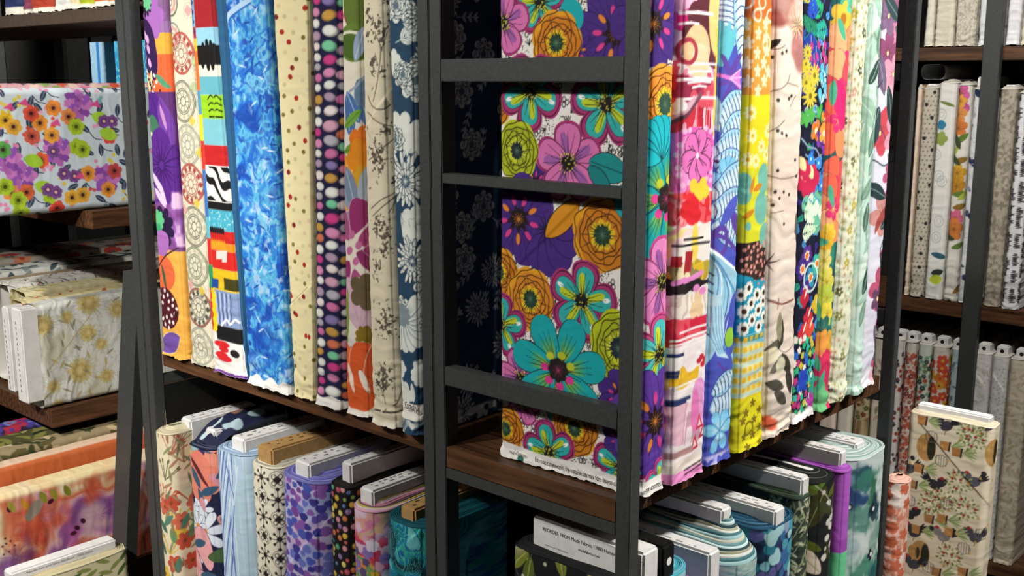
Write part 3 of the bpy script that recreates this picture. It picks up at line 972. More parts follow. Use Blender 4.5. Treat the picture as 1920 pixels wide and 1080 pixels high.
def p_patches(cv):
    cv.fill('#d8d4c8')
    a = cv.t / 2
    q = -a + .022
    def blk(y0, y1, c, s0=-9, s1=9):
        cv.band(y1, y0, c, s0, s1)
    # left column of narrow strips
    for y0, y1, c in ((.6811, .6187, '#6aa7cf'), (.6187, .5990, '#b02a3c'), (.5990, .5783, '#e6b428'), (.5783, .5102, '#dd6a2a'), (.5102, .4690, '#4d8fb5'), (.4690, .4229, '#e3cf22'), (.4229, .3718, '#d2382a'), (.3718, .2871, '#3f6fb4'), (.2871, .2491, '#5fb2c4'), (.2491, .2012, '#c8281f'), (.2012, .1578, '#2f8f52'), (.1578, .0798, '#d8341c'), (.0798, .0058, '#e3e0da')):
        blk(y0, y1, c, -9, q)
    for y0, y1, c in ((.6811, .6169, '#9c2028'), (.6169, .5873, '#8cc0d6'), (.5873, .5539, '#0e0d0d'), (.5539, .5348, '#ded7c6'), (.5348, .5029, '#5fa6b4'), (.5029, .4626, '#8fc21f'), (.4626, .4164, '#76b4c0'), (.4164, .3811, '#b81f22'), (.3811, .3173, '#e2e0da'), (.3173, .3032, '#101012'), (.3032, .2662, '#45a5bd'), (.2662, .2443, '#c3201c'), (.2443, .2300, '#dd8a1c'), (.2300, .1964, '#c9241e'), (.1964, .1578, '#d6b21e'), (.1578, .0926, '#7f93b8'), (.0926, .0651, '#131316'), (.0651, -.0140, '#e9e6e1')):
        blk(y0, y1, c, q, 9)
    # zigzags
    zz = [(-a + .012 + (.004 if i % 2 else -.004), .6678 - i * .008) for i in range(9)]
    cv.line(zz, .004, '#20306a')
    # dark brushed edges of the tall black tuft
    for i, p in enumerate([(-.0124,.5739),(-.0012,.5828),(.0133,.5880),(.0264,.5859),(.0350,.5804),(.0412,.5732),(-.0072,.5576),(.0113,.5538),(.0265,.5546)]):
        cv.ell(*p, .006, .010, '#0e0d0d')
    # green patch with pen swirls
    cx, cz = .0199,.4831
    for k in (1, -1):
        for j in range(4):
            cv.curve([(cx + k * .002, cz + .016 - j * .011), (cx + k * .010, cz + .019 - j * .012), (cx + k * .020, cz + .012 - j * .010)], .0022, '#1b2a0c')
    # zebra patch
    X, Z = cv.grid()
    m = (Z > .3192) & (Z < .3792) & (X > q)
    st = np.sin((Z * 190 + X * 130 + (cv.noise(40, 20, 4, 2) - .5) * 7))
    cv.mix(np.clip(st * 3 - .2, 0, 1) * m, '#111113')
    m = (Z > .2681) & (Z < .3013) & (X > q)
    cv.mix(np.clip((.05 - np.abs(cv.noise(120, 120, 9, 2) - .5)) * 22, 0, 1) * m, '#bfe4e6')
    for i in range(7):
        x = q + .004 + i * .006
        cv.ell(x, .2662, .0035, .006, '#16161a')
        cv.ell(x, .2414, .003, .008, '#e0961e')
    cv.poly([(-.0087,.2290),(.0227,.2325),(.0199,.2113),(.0060,.2096),(.0067,.2155),(-.0106,.2134)], '#cfccc6')
    cv.band(.1607, .1771, '#1f3f94', q - .004, q + .014)
    cv.band(.1607, .1820, '#3c3a10', q + .03, 9)
    for i in range(8):
        cv.line([(q + .004 + i * .006, .1530), (q + .006 + i * .005, .0965)], .0022, '#33467e' if i % 2 else '#c3cfe0')
    cv.curve([(-.0076,.0932),(.0054,.1052),(.0162,.0993),(.0289,.1093),(.0383,.1051)], .004, '#e8e6e2')
    for i in range(9):
        cv.ell(q - .003 + .002 * (i % 2), .1530 - i * .0085, .006, .006, '#f0c81e')
    for p, rx in zip([(-.0114,.0580),(-.0066,.0490),(-.0135,.0377),(-.0055,.0324)], (.02, .012, .016, .018)):
        cv.ell(*p, rx, .006, '#c81f26')
    cv.ell(.0211,.0458, .012, .007, '#22181a')
    cv.band(0, .006, '#6a3a8a')

def p_solidteal(cv):
    cv.fill('#27587f')
    cv.mix((cv.noise(60, 9, 3, 2) - .4) * .5, '#1d4668')

def marble(cv, cols, f=18, fz=None, warp=2.5, seed=3, sharp=6):
    # blended paint: domain-warped noise cut into bands of colour
    fz = fz or f
    X, Z = cv.grid()
    wx = fbm(X * f + 5, Z * fz + 9, seed, 3)
    wz = fbm(X * f + 31, Z * fz + 2, seed + 7, 3)
    n = fbm(X * f + wx * warp + 60, Z * fz + wz * warp + 60, seed + 15, 4)
    n = (n - n.mean()) / (n.std() * 3.2) + .5
    k = np.clip(n, 0, .9999) * (len(cols) - 1)
    i = np.floor(k).astype(int)
    t = np.clip((k - i - .5) * sharp * .5 + .5, 0, 1)[..., None]
    P = np.array([hx(c) for c in cols])
    cv.img[:] = P[i] * (1 - t) + P[np.minimum(i + 1, len(cols) - 1)] * t

def p_bluemarble(cv):
    marble(cv, ['#1648a4', '#1f5fbc', '#2c7cca', '#4aa0d4', '#5cb0d6', '#3a86d0', '#2466c0', '#6ab6da'], 24, 28, 1.6, 6, 3)
    big = cv.noise(14, 9, 31, 2)
    m = cv.noise(110, 90, 4, 3)
    cv.mix(np.clip((m - .56) * 7, 0, 1) * np.clip((big - .35) * 4, 0, 1) * .7, '#bccfe6')
    cv.mix(np.clip((m - .52) * 8, 0, 1) * np.clip((.5 - big) * 7, 0, 1) * .8, '#1a3f9c')
    cv.mix(np.clip((.40 - m) * 9, 0, 1) * .6, '#1d58b8')
    for i, p in enumerate(cv.pts(90, .012, 5)):
        cv.leaf(*p, cv.rng.uniform(-.9, .9), .022, .0035, ['#cfdcec', '#1c44a0', '#7cc0e0', '#16358c'][i % 4], .7)
    X, Z = cv.grid()
    cv.mix(np.clip((.020 + .004 * np.sin(X * 160) - Z) * 900, 0, 1), '#e6e4e0')
    # rolled turn-back near the top
    cv.curve([(-.0558,.6178),(-.0493,.6332),(-.0296,.6427),(.0177,.6576)], .009, '#a9c6e2')
    cv.curve([(-.0509,.6194),(-.0435,.6295),(-.0255,.6374),(.0170,.6509)], .003, '#2a64ae')

def p_creamdots(cv):
    cv.fill('#ded2a4')
    red = [(-.0303,.6273),(-.0191,.6037),(-.0049,.5876),(.0001,.5477),(-.0055,.5336),(.0063,.5002),(.0118,.4541),(.0251,.4334),(.0310,.6383),(-.0193,.3808),(-.0166,.3409),(-.0235,.3264),(-.0111,.2948),(-.0035,.2504),(.0141,.2309),(-.0197,.1462),(-.0323,.1765),(-.0308,.1739),(.0130,.1781),(-.0146,.1441),(.0128,.1111),(-.0352,.1315),(.0234,.1107),(-.0376,.5031),(-.0399,.4473)]
    for i, p in enumerate(red):
        cv.ell(*p, .0048, .0042, '#9c2019' if i % 3 else '#7c1a1a')
    for i, p in enumerate(cv.pts(150, .018, 9)):
        if min(math.hypot(p[0] - q[0], p[1] - q[1]) for q in red) > .013:
            cv.ell(*p, .0044, .0036, ['#6f6430', '#7a7038', '#bcb78a', '#d3bb98', '#c9c39a'][i % 5])
    cv.curve([(-.0394,.1575),(-.0141,.1713),(.0219,.1935)], .0025, '#8d8158', .55)

def p_ovals(cv):
    cv.fill('#17173a')
    r = np.random.RandomState(5)
    cols = ['#d9dad4', '#cf84ac', '#c23a80', '#72c096', '#c86c4c', '#bd9040', '#8070a6', '#c46a9c', '#aaa6b0', '#c898ae', '#ddd2ce', '#a890a6']
    for x, rx, rz, sp, lead in ((-.034, .0075, .0062, .0145, 5), (-.0165, .0105, .0076, .0182, 1), (.013, .0180, .0088, .0225, 0), (.040, .0125, .0075, .0195, 4)):
        z, j = .022 + r.uniform(0, .01), lead
        while z < cv.h:
            c = cols[j % 12] if (lead != 5 and j % 12 not in (4,) or r.rand() > .6) else '#d9dad4'
            if lead == 1 and j % 3 == 0:
                c = '#dcdcd6'
            k = r.uniform(.78, 1.05)
            dx = r.uniform(-.002, .002)
            cv.ell(x + dx, z, rx * k, rz * k, hx(c) * .7, r.uniform(-.15, .15))
            cv.ell(x + dx - .0008, z + .0008, rx * k * .84, rz * k * .82, c, soft=.003)
            z += sp * (k * .9 + .1)
            j += 1
    X, Z = cv.grid()
    cv.mix(np.clip((.019 + .003 * np.sin(X * 120) - Z) * 900, 0, 1), '#dedcd6')

def p_vegetal(cv):
    cv.fill('#d9d3c2')
    cv.mix(np.clip((cv.noise(14, 9, 4, 2) - .55) * 5, 0, 1) * .4, '#b9c3d3')
    cv.ell(.0200,.6404, .036, .055, '#5a6f2a', .2)
    cv.ell(.0091,.5832, .040, .028, '#5f7a2c')
    cv.ell(.0118,.5800, .036, .022, '#46601f')
    cv.curve([(-.0276,.5948),(-.0002,.5988),(.0347,.5949)], .004, '#d8d6c0')
    for p in [(-.0212,.6226),(-.0141,.6147),(-.0244,.6111),(-.0070,.6114)]:
        cv.leaf(*p, 2, .02, .004, '#8c3a38')
    for p, q in zip([(-.0127,.5049),(.0008,.5011),(-.0098,.5113),(.0198,.5052),(.0123,.5560)], (-1.2, -1.7, -1.0, -1.2, 1.2)):
        cv.leaf(*p, q, .055, .022, '#41679c' if q < 1 else '#90a3bd', vein='#c3cfdf')
    cv.leaf(.0153,.5287, -.9, .05, .045, '#5a7290', a=.7)
    cv.curve([(-.0030,.5113),(.0150,.5208),(.0319,.5364)], .004, '#8c9aa8')
    cv.leaf(-.0179,.4568, .6, .05, .016, '#6a9a38', vein='#456f24')
    cv.leaf(-.0187,.4203, .3, .045, .016, '#64902f', vein='#456f24')
    cv.curve([(-.0252,.4282),(-.0098,.4085),(.0103,.3893)], .0025, '#6f8a3a')
    cv.flo(.0222,.4324, .030, 5, '#cc6a1a', .25)
    cv.flo(.0213,.4100, .034, 5, '#d07f16', .3, rot=.7)
    cv.flo(.0202,.3818, .020, 4, '#c8901c', .3)
    cv.flo(-.0286,.3871, .030, 5, '#dc8a24', .35)
    cv.leaf(-.0205,.3297, .8, .02, .014, '#cfa33a')
    for p, q, c in zip([(.0158,.3285),(.0085,.3321),(.0235,.3357)], (2.4, 1.9, 1.4), ('#8593a6', '#6f8097', '#9aa5b2')):
        cv.leaf(*p, q, .07, .030, c, vein='#b4bcc6')
    cv.ell(.0043,.3169, .024, .018, '#6c8099', .3)
    for i, (p, q) in enumerate(zip([(-.0000,.2941),(.0119,.2828),(-.0089,.2848),(.0065,.2656),(-.0097,.2511),(.0212,.2714),(.0010,.2398)], (1.2, .4, 2.2, -.3, -2.2, 0, -1.3))):
        cv.petal(*p, q, .06, .048, ['#8d2b63', '#9c3a6e', '#a04a78', '#842a5c'][i % 4], '#c9a2b6', .0012)
    for p in [(-.0025,.2938),(.0118,.2787),(-.0093,.2680),(.0049,.2528)]:
        cv.ell(*p, .008, .006, '#b8658f', .7)
    for i, (p, q) in enumerate(zip([(.0054,.2277),(.0199,.2338),(-.0044,.2179)], (-.9, -1.4, -2.0))):
        cv.petal(*p, q, .05, .04, '#8a3a66', '#c9a2b6', .0012)
    for q in (1.9, 1.55, 1.25, 2.2, 1.0):
        cv.petal(.0146,.1398, q, .09, .028, '#c9a9b8', '#b38aa6', .0008)
    cv.flo(.0201,.1331, .020, 9, '#7a6418', .2)
    cv.flo(.0190,.2059, .030, 5, '#5f5238', .3)
    cv.leaf(-.0233,.0980, 1.5, .11, .014, '#77913a')
    cv.curve([(-.0126,.1115),(.0104,.1107),(.0385,.1127)], .005, '#22423c')
    cv.curve([(.0070,.1126),(.0135,.1026)], .004, '#22423c')
    # big orange tulip at the foot
    for p, q, w_, c in zip([(.0002,.0191),(.0091,.0213),(-.0087,.0214),(.0182,.0323)], (1.9, 1.5, 2.2, 1.2), (.05, .06, .04, .05), ('#d9602a', '#cf5526', '#e06a34', '#c64f24')):
        cv.petal(*p, q, .105, w_, c, '#dfc9b8', .0012)
    cv.ell(.0005,.0325, .034, .024, '#d65a28')
    cv.petal(.0251,.0426, 2.0, .04, .014, '#e4dbd0')
    cv.leaf(-.0166,.0861, -1.3, .05, .009, '#ead9cc')
    X, Z = cv.grid()
    cv.mix(np.clip((.012 - Z) * 500, 0, 1), '#e2ddd4')

def p_toile(cv):
    cv.fill('#d3cab0')
    X, Z = cv.grid()
    # sprays of fine dark ink
    for i, (p, rx, rz) in enumerate(zip([(-.0062,.6236),(-.0024,.5971),(.0030,.5516),(.0008,.4044),(.0017,.3170),(-.0036,.2516),(.0205,.5966),(.0124,.6118),(.0347,.6259),(.0176,.5439),(.0146,.4130),(.0066,.4243),(.0230,.4599),(.0132,.3100),(.0211,.2787),(.0070,.1708),(.0179,.1602),(.0080,.0875),(.0005,.0690),(.0369,.3829)], (.015, .014, .012, .014, .014, .014, .02, .02, .018, .02, .026, .024, .02, .026, .022, .028, .026, .026, .024, .015), (.03, .03, .025, .03, .025, .03, .03, .02, .03, .02, .03, .03, .02, .035, .025, .04, .03, .035, .028, .016))):
        n = cv.noise(240, 240, 20 + i, 2)
        w = np.exp(-(((X - p[0]) / rx) ** 2 + ((Z - p[1]) / rz) ** 2) * 1.3)
        cv.mix(np.clip((n - 1.04 + w * .62) * 12, 0, 1) * .85, '#453c34')
    for pl in ([(.0078,.5969),(.0192,.5741),(.0118,.5287),(.0003,.4980)], [(.0306,.5978),(.0188,.5666)], [(-.0119,.5056),(-.0000,.4902),(.0195,.4867),(.0321,.4938)], [(-.0106,.3393),(.0117,.3537),(.0360,.3657)], [(-.0074,.3283),(.0173,.3462),(.0394,.3636)], [(.0356,.3594),(.0297,.3353)], [(.0392,.3612),(.0238,.3348)], [(-.0042,.2638),(.0033,.2476),(.0074,.2611)], [(-.0009,.0645),(.0060,.0379)], [(.0387,.0770),(.0285,.0455),(.0204,.0378)], [(.0075,.5667),(.0130,.5515)], [(-.0129,.4823),(.0136,.4673),(.0411,.4604)], [(-.0136,.4116),(.0091,.4244),(.0342,.4433)]):
        cv.curve(pl, .0014, '#4a4038', .85)
    for p in cv.pts(50, .02, 12):
        cv.leaf(*p, cv.rng.uniform(0, 6.2), .008, .003, '#6a6052', .7)
    cv.line([(-.0183,.0238),(-.0046,.0252)], .0028, '#3c362e')
    cv.line([(.0010,.0248),(.0387,.0301)], .0030, '#3c362e')
    cv.mix(np.clip((.010 - Z) * 500, 0, 1), '#dcd6c4')

def p_navyflower(cv):
    cv.fill('#23425c')
    W, S = '#d7dbd3', '#8fa0a2'
    def mum(px, pz, R, n=20, c=W):
        p = (px, pz)
        for k in range(3):
            for i in range(n):
                t = i * 2 * PI / n + k * .3 + cv.rng.uniform(-.1, .1)
                L = R * (1 - k * .28) * cv.rng.uniform(.8, 1.05)
                cv.petal(*p, t, L, R * .17, c, '#16283a', .0009, S, tip=.8)
        cv.flo(*p, R * .22, 11, '#3d5468', .3)
        cv.rays(*p, 0, R * .2, 12, .0012, W)
    def peony(px, pz, R):
        p = (px, pz)
        for k in range(4):
            n = 8 - k
            for i in range(n):
                t = i * 2 * PI / n + k * .5
                cv.petal(*p, t, R * (.82 - k * .17), R * .5, W if k % 2 == 0 else '#b4bfba', '#16283a', .0012, S, tip=.5)
        cv.flo(*p, R * .2, 7, '#5a6d78', .3)
    def spray(px, pz, t0, L, n=6):
        q = (px, pz)
        for i in range(n):
            e_ = (q[0] + math.cos(t0) * L / n, q[1] + math.sin(t0) * L / n)
            cv.line([q, e_], .0014, W)
            for k in (1, -1):
                cv.leaf(*e_, t0 + k * .7, L * .32, L * .12, W, vein=S)
            q = e_
        cv.leaf(*q, t0, L * .3, L * .1, W)
    a = cv.t / 2
    spray(-.0072,.5809, .4, .06)
    spray(.0265,.5837, 1.9, .05)
    spray(.0312,.5690, -1.9, .04)
    peony(-.0053,.6323, .030)
    for p in [(-.0143,.5602),(-.0072,.5526),(-.0128,.5452)]:
        cv.flo(*p, .013, 5, W, .3)
    spray(.0292,.5713, 1.2, .025, 3)
    peony(.0263,.5287, .038)
    peony(.0047,.5362, .024)
    spray(-.0112,.4797, -1.2, .05, 3)
    cv.flo(-.0034,.4571, .030, 6, W, .35)
    cv.flo(.0223,.4481, .026, 5, W, .35)
    peony(-.0149,.4437, .024)
    mum(.0051,.3847, .046, 18)
    for q in (-1.2, -.9, -.6):
        cv.petal(-.0057,.3373, q, .05, .022, W, '#22344a', .0006, S)
    cv.flo(.0203,.3255, .026, 5, W, .3)
    spray(-.0011,.3377, -.6, .04, 3)
    mum(.0153,.2686, .038, 18)
    peony(-.0118,.1933, .026)
    for i in range(9):
        t = -1.9 + i * .35
        cv.petal(-.0049,.1780, t, .050, .022, W, '#3a5066', .0008, S, tip=.5)
    cv.flo(-.0084,.1840, .018, 9, '#7c8c92', .3)
    for p in [(-.0251,.1052),(-.0218,.0933),(-.0160,.1026),(-.0238,.0805),(-.0203,.0703),(.0231,.1090),(.0176,.0957),(.0251,.0888)]:
        cv.flo(*p, .012, 5, W, .3)
    cv.flo(-.0073,.0625, .020, 4, W, .4)
    cv.leaf(.0123,.0535, 1.7, .03, .010, W)
    # far side of the same cloth
    for i, p in enumerate(cv.pts(26, .05, 7, a + .004, a + .20, .02, cv.h)):
        (mum if i % 3 == 0 else peony)(*p, .030)
        spray(p[0] + .02, p[1] - .02, cv.rng.uniform(0, 6), .035, 3)
    cv.band(.0245, .0505, '#e6e3da', -a - .01, a + .004)
    X, Z = cv.grid()
    cv.mix(np.clip((.0245 - Z) * 900, 0, 1) * np.clip((cv.noise(60, 60, 3, 2) - .5) * 9, 0, 1), '#dfe0d8')

def p_pinkabstract(cv):
    cv.fill('#e9dfe0')
    X, Z = cv.grid()
    def wash(z0, z1, cols, seed, s0=-9, s1=9, f=30, fz=16):
        n = cv.noise(f, fz, seed, 3)
        n = np.clip((n - n.mean()) / (n.std() * 3) + .5, 0, .999) * len(cols)
        i = np.floor(n).astype(int)
        Pq = np.array([hx(c) for c in cols])
        wob = (cv.noise(50, 30, seed + 2, 2) - .5) * .016
        m = np.clip((Z - z0 + wob) * 700, 0, 1) * np.clip((z1 - Z + wob) * 700, 0, 1) * np.clip((X - s0 + wob) * 700, 0, 1) * np.clip((s1 - X + wob) * 700, 0, 1)
        cv.img[:] = cv.img * (1 - m[..., None]) + Pq[i] * m[..., None]
    wash(.6047, .6494, ['#e07ab4', '#ea93c3', '#d8579c', '#efb0cf'], 3)
    wash(.5841, .6060, ['#d2307e', '#c81e6e', '#d8579c'], 4)
    wash(.5686, .5841, ['#e3bcd0', '#cfc3cc', '#e8c9d6'], 5)
    wash(.5517, .5699, ['#8e6a74', '#a2808a', '#7c5560', '#caa6ae'], 6)
    wash(.5302, .5530, ['#e3b4c0', '#d98095', '#ddc7cc', '#cf4a66'], 7)
    wash(.4906, .5315, ['#a92748', '#bf3048', '#8e2444', '#cc4a5c', '#d98a9a'], 8)
    wash(.4574, .4940, ['#c62c3e', '#e0a2b4', '#d23a4a', '#b41f34', '#e9c4cf'], 9, f=60, fz=6)
    wash(.3879, .4674, ['#df63b3', '#e56cba', '#d85aab', '#e98cc8'], 10)
    wash(.3455, .3900, ['#e0575f', '#d62a32', '#e98088', '#db3038', '#ee9aa0'], 11, f=40, fz=20)
    wash(.2970, .3455, ['#e6dfd6', '#e9cfd0', '#ecd58a', '#e7e0dc'], 12)
    wash(.2725, .2983, ['#b09a3a', '#d6b42a', '#8d7f52', '#e7d9b0'], 13)
    wash(.2584, .2746, ['#191316', '#221a1c'], 14)
    wash(.2209, .2584, ['#e2d8cc', '#cdbcae', '#e9e3dd', '#e2c39a', '#d8cfc6'], 15)
    wash(.1908, .2223, ['#d02a3c', '#bc1f33', '#c92240', '#d84a58'], 16)
    wash(.1476, .1822, ['#ece7e6', '#e9dcde', '#efe9e6', '#e3d0d8'], 17)
    wash(.1294, .1548, ['#e3b62a', '#d8a423', '#e9cf6a', '#caa02a'], 18, s1=.02)
    wash(.0536, .1111, ['#e2b7c8', '#d6a4b6', '#e8cfd8', '#cda0b2', '#ead9de'], 19)
    # purple pieces with pale outlines
    for p, rx, rz in zip([(-.0671,.6142),(-.0710,.6029),(.0110,.6181),(.0061,.6018),(-.0701,.5832)], (.03, .02, .02, .018, .018), (.03, .02, .02, .02, .02)):
        pass
    cv.flo(.0089,.6128, .026, 5, '#5a2430', .3)
    cv.flo(-.0087,.5903, .034, 4, '#57222c', .3, rot=.5)
    cv.leaf(.0071,.5857, -1.1, .05, .03, '#5d2630')
    cv.ell(.0281,.5994, .016, .045, '#e7c27a', .1, .8)
    cv.ell(-.0118,.5645, .028, .030, '#e9b98c')
    cv.ell(-.0060,.5477, .020, .024, '#edc49e')
    cv.band(.4540, .5919, '#e4ba2e', .030, .043)
    cv.band(.6303, .5919, '#e8e2d6', .034, .05)
    for y, w_, s0, s1 in ((.6067, .004, -.045, .02), (.5938, .003, -.045, -.01), (.5452, .003, -.045, .04), (.5361, .003, -.03, .02), (.5269, .004, -.045, .026), (.5236, .003, -.03, .02), (.5177, .003, -.02, .01), (.5032, .0035, -.045, .045), (.2066, .003, -.03, .045), (.1966, .003, -.045, .03), (.1873, .002, -.045, .045)):
        cv.line([(s0, y), ((s0 + s1) / 2, y + .002), (s1, y + .001)], w_, '#ecdfe2')
    cv.ring(-.0305,.5616, .016, .014, .006, '#a03044')
    # folded corner
    cv.poly([(-.0738,.4666),(-.0656,.4856),(-.0084,.5086),(-.0056,.5033),(-.0603,.4694)], '#b795a2')
    for p in [(-.0610,.4836),(-.0499,.4917),(-.0408,.4960),(-.0651,.4747)]:
        cv.ell(*p, .010, .007, '#e9dfe0')
    cv.line([(-.0715,.4659),(-.0343,.4829),(-.0035,.5085)], .005, '#6a3a4c')
    # ink flower on the pink patch
    cx, cz = -.0036,.4328
    for i in range(6):
        t = .3 + i * PI / 3
        cv.petal(cx, cz, t, .034, .030, '#df70b8', '#1c1116', .0013, tip=.5)
        cv.line([(cx, cz), (cx + math.cos(t) * .02, cz + math.sin(t) * .02)], .001, '#1c1116')
        cv.line([(cx, cz), (cx + math.cos(t + .2) * .026, cz + math.sin(t + .2) * .026)], .001, '#1c1116')
    cv.ell(cx, cz, .004, .004, '#f0d8e6')
    for p in cv.pts(46, .008, 6, -.045, .045, .3968, .4674):
        if math.hypot(p[0] - cx, p[1] - cz) > .036:
            cv.ell(*p, .0042, .0036, '#efb4da')
    for p in [(-.0111,.3955),(-.0008,.3893),(.0113,.3960),(.0046,.3835),(.0170,.3866)]:
        cv.ell(*p, .009, .009, '#e9c93a')
    cv.ring(-.0549,.3575, .022, .022, .006, '#ef9aa2')
    cv.ring(-.0311,.3620, .014, .016, .003, '#e98088')
    for p in [(-.0191,.3643),(-.0087,.3566),(-.0145,.3707)]:
        cv.ell(*p, .018, .012, '#d8222c')
    cv.ell(-.0028,.3216, .008, .025, '#e7cf5a')
    cv.line([(-.0280,.3278),(.0160,.3265)], .003, '#17131a')
    cv.line([(-.0459,.3210),(.0320,.3191)], .003, '#17131a')
    for p in [(-.0399,.2998),(-.0168,.3046),(-.0185,.2916)]:
        cv.poly([(p[0] - .008, p[1] - .006), (p[0] + .008, p[1] - .007), (p[0] + .009, p[1] + .007), (p[0] - .007, p[1] + .008)], '#a3222c')
    for p, L in zip([(-.0433,.2722),(-.0237,.2736),(-.0037,.2765)], (.02, .03, .02)):
        cv.line([p, (p[0] + L, p[1] + .004)], .007, '#dd86c6')
    for p in [(.0049,.2612),(.0209,.2554)]:
        cv.ell(*p, .008, .005, '#dd86c6')
    for y in (.1966, .1908, .1851, .1345, .1279, .1228):
        cv.line([(-.045, y), (.0, y + .002), (.04, y + .003)], .0028, '#f0ebea')
    for y, s1 in ((.1779, -.02), (.1548, -.028), (.1497, -.03), (.1162, .0), (.1126, -.01)):
        cv.band(y - .003, y + .002, '#2a3a66', -.05, s1)
    for p in [(.0245,.1661),(.0181,.1615),(.0328,.1616),(.0279,.1552)]:
        cv.ell(*p, .006, .004, '#c2283a')
    cv.ell(.0233,.1060, .020, .032, '#df9ad0', .2)
    cv.ell(.0120,.0937, .010, .03, '#e27ab8')
    for p in [(.0226,.0764),(.0318,.0623),(.0136,.0487)]:
        cv.poly([(p[0] - .008, p[1] - .010), (p[0] + .009, p[1] - .008), (p[0] + .001, p[1] + .012)], '#c2223c')
        cv.poly([(p[0] - .004, p[1] - .006), (p[0] + .005, p[1] - .005), (p[0] + .001, p[1] + .005)], '#ecd2da')
    cv.band(.0372, .0461, '#ab8384', -.05, .01)
    cv.band(.0147, .0334, '#e7ddd2')
    cv.band(0, .0162, '#e08ac4')
    for q in (.010, .016):
        cv.line([(-.01, q), (.03, q + .004), (.05, q + .012)], .002, '#1a1518')

def p_bluescroll(cv):
    cv.fill('#4a55b8')
    A, L2, D, V = '#9ccbe2', '#c3dcea', '#1d2a6a', '#5b3f9c'
    X, Z = cv.grid()
    cv.mix(np.clip((cv.noise(30, 14, 3, 3) - .5) * 5, 0, 1) * .4, '#3a49b0')
    def plume(x, z, ang, L, W, n=9):
        cv.leaf(x, z, ang, L, W, A, oc='#2b3a86')
        cv.leaf(x + .002, z, ang + .05, L * .9, W * .6, L2)
        ca, sa = math.cos(ang), math.sin(ang)
        for i in range(n):
            q = .1 + .8 * i / n
            p = (x + ca * L * q, z + sa * L * q)
            b = W * .42 * (4 * q * (1 - q)) ** .7
            cv.curve([(p[0] - sa * b, p[1] + ca * b), (p[0] + ca * L * .04, p[1] + sa * L * .04), (p[0] + sa * b, p[1] - ca * b)], .0013, D)
    plume(-.0220,.5640, 1.35, .11, .085, 13)
    plume(.0270,.5407, 1.75, .14, .040)
    for q in (1.0, 1.3, 1.6):
        cv.leaf(-.0301,.5437, q, .06, .02, '#5fb8c8')
    for p, q in zip([(-.0322,.5201),(-.0333,.4998),(-.0148,.5268),(.0162,.4921),(-.0002,.5200),(-.0297,.4895)], (.4, -.7, .8, 1.9, 2.2, .9)):
        cv.leaf(*p, q, .05, .012, V)
    # pink trumpet flower
    cv.poly([(-.0432,.5369),(-.0053,.5316),(.0196,.5420),(.0179,.5268),(.0218,.5129),(-.0020,.5255),(-.0414,.5322)], '#d873c4')
    for p in [(.0197,.5407),(.0219,.5303),(.0199,.5185)]:
        cv.line([(-.0079,.5289), p], .002, '#eab4e2')
    for p, q in zip([(-.0373,.4657),(-.0264,.4481),(-.0386,.4314),(-.0340,.4243)], (.5, .3, .15, -.3)):
        plume(*p, q, .085, .05, 8)
    cv.ell(-.0390,.4862, .014, .022, A)
    cv.curve([(-.0407,.4246),(-.0132,.4175),(.0224,.4070),(.0351,.3881)], .004, '#4a2458')
    # pale blue lily
    cx, cz = -.0058,.3931
    for q in (1.57, 1.1, 2.05, .2, -.4, 2.9, -1.3):
        cv.petal(cx, cz, q, .036, .018, '#7fc4e4', '#2a5ca8', .0008, '#d5ecf5')
    for p in [(.0158,.4002),(.0220,.3926),(.0141,.3860)]:
        cv.ell(*p, .002, .002, '#dfeef5')
    for p, q, L in zip([(-.0395,.3759),(-.0405,.3549),(-.0339,.3366)], (.3, .1, -.15), (.11, .10, .10)):
        plume(*p, q, L, .05, 10)
    cv.leaf(.0021,.3597, -.9, .07, .02, V)
    cv.ring(-.0164,.3155, .016, .018, .008, V)
    cv.leaf(-.0205,.3353, .7, .06, .02, '#4a55b8')
    cv.curve([(-.0264,.3252),(.0012,.3150),(.0258,.2975)], .006, V)
    # large turn of pale leaf
    cv.poly([(-.0425,.3127),(-.0243,.2963),(.0468,.2537),(.0275,.2302),(.0043,.2115),(-.0153,.1702),(-.0354,.1445),(-.0449,.2415)], A)
    for k in range(7):
        cv.curve([(-.0393,.3038), (-.02 + k * .008, .2640 - k * .006), (-.03 + k * .007, .2047 - k * .008)], .0016 + .001 * (k % 2), ['#3f6fb0', '#e1edf3', '#58b2c8'][k % 3])
    cv.line([(-.0396,.3081),(-.0036,.2864),(.0480,.2573)], .005, '#dceaf2')
    for k in range(8):
        cv.line([(-.041, .2787 - k * .012), (-.028, .2699 - k * .012)], .002, '#2a2350')
    cv.leaf(.0240,.2420, -1.6, .06, .03, '#4a55b8')
    cv.poly([(-.0397,.2407),(-.0139,.2440),(-.0006,.2048),(-.0005,.1635),(.0139,.1478),(-.0144,.1566),(-.0290,.1803)], '#b9d8e8')
    for k in range(5):
        cv.curve([(-.035 + k * .006, .2271), (-.03 + k * .006, .1898), (-.01 + k * .004, .1582)], .0016, '#5aa6cf')
    for p, q in zip([(-.0138,.1474),(.0067,.1355),(-.0051,.1153),(.0159,.0950),(-.0167,.0952),(.0275,.1233)], (-.6, -1.1, -.4, -1.2, .2, -1.4)):
        cv.curve([p, (p[0] + math.cos(q) * .02, p[1] + math.sin(q) * .03), (p[0] + math.cos(q - .5) * .03, p[1] + math.sin(q - .5) * .06)], .004, V)
    cv.ell(.0146,.1780, .012, .014, '#8ec63a')
    cv.poly([(.0375,.1599),(.0189,.1521),(.0339,.1297),(.0172,.0947),(.0332,.0516),(.0488,.0635),(.0399,.1206),(.0491,.1498)], A)
    plume(-.0261,.0823, .2, .09, .06, 9)
    plume(-.0238,.1044, .35, .06, .03, 6)
    cx, cz = -.0033,.0472
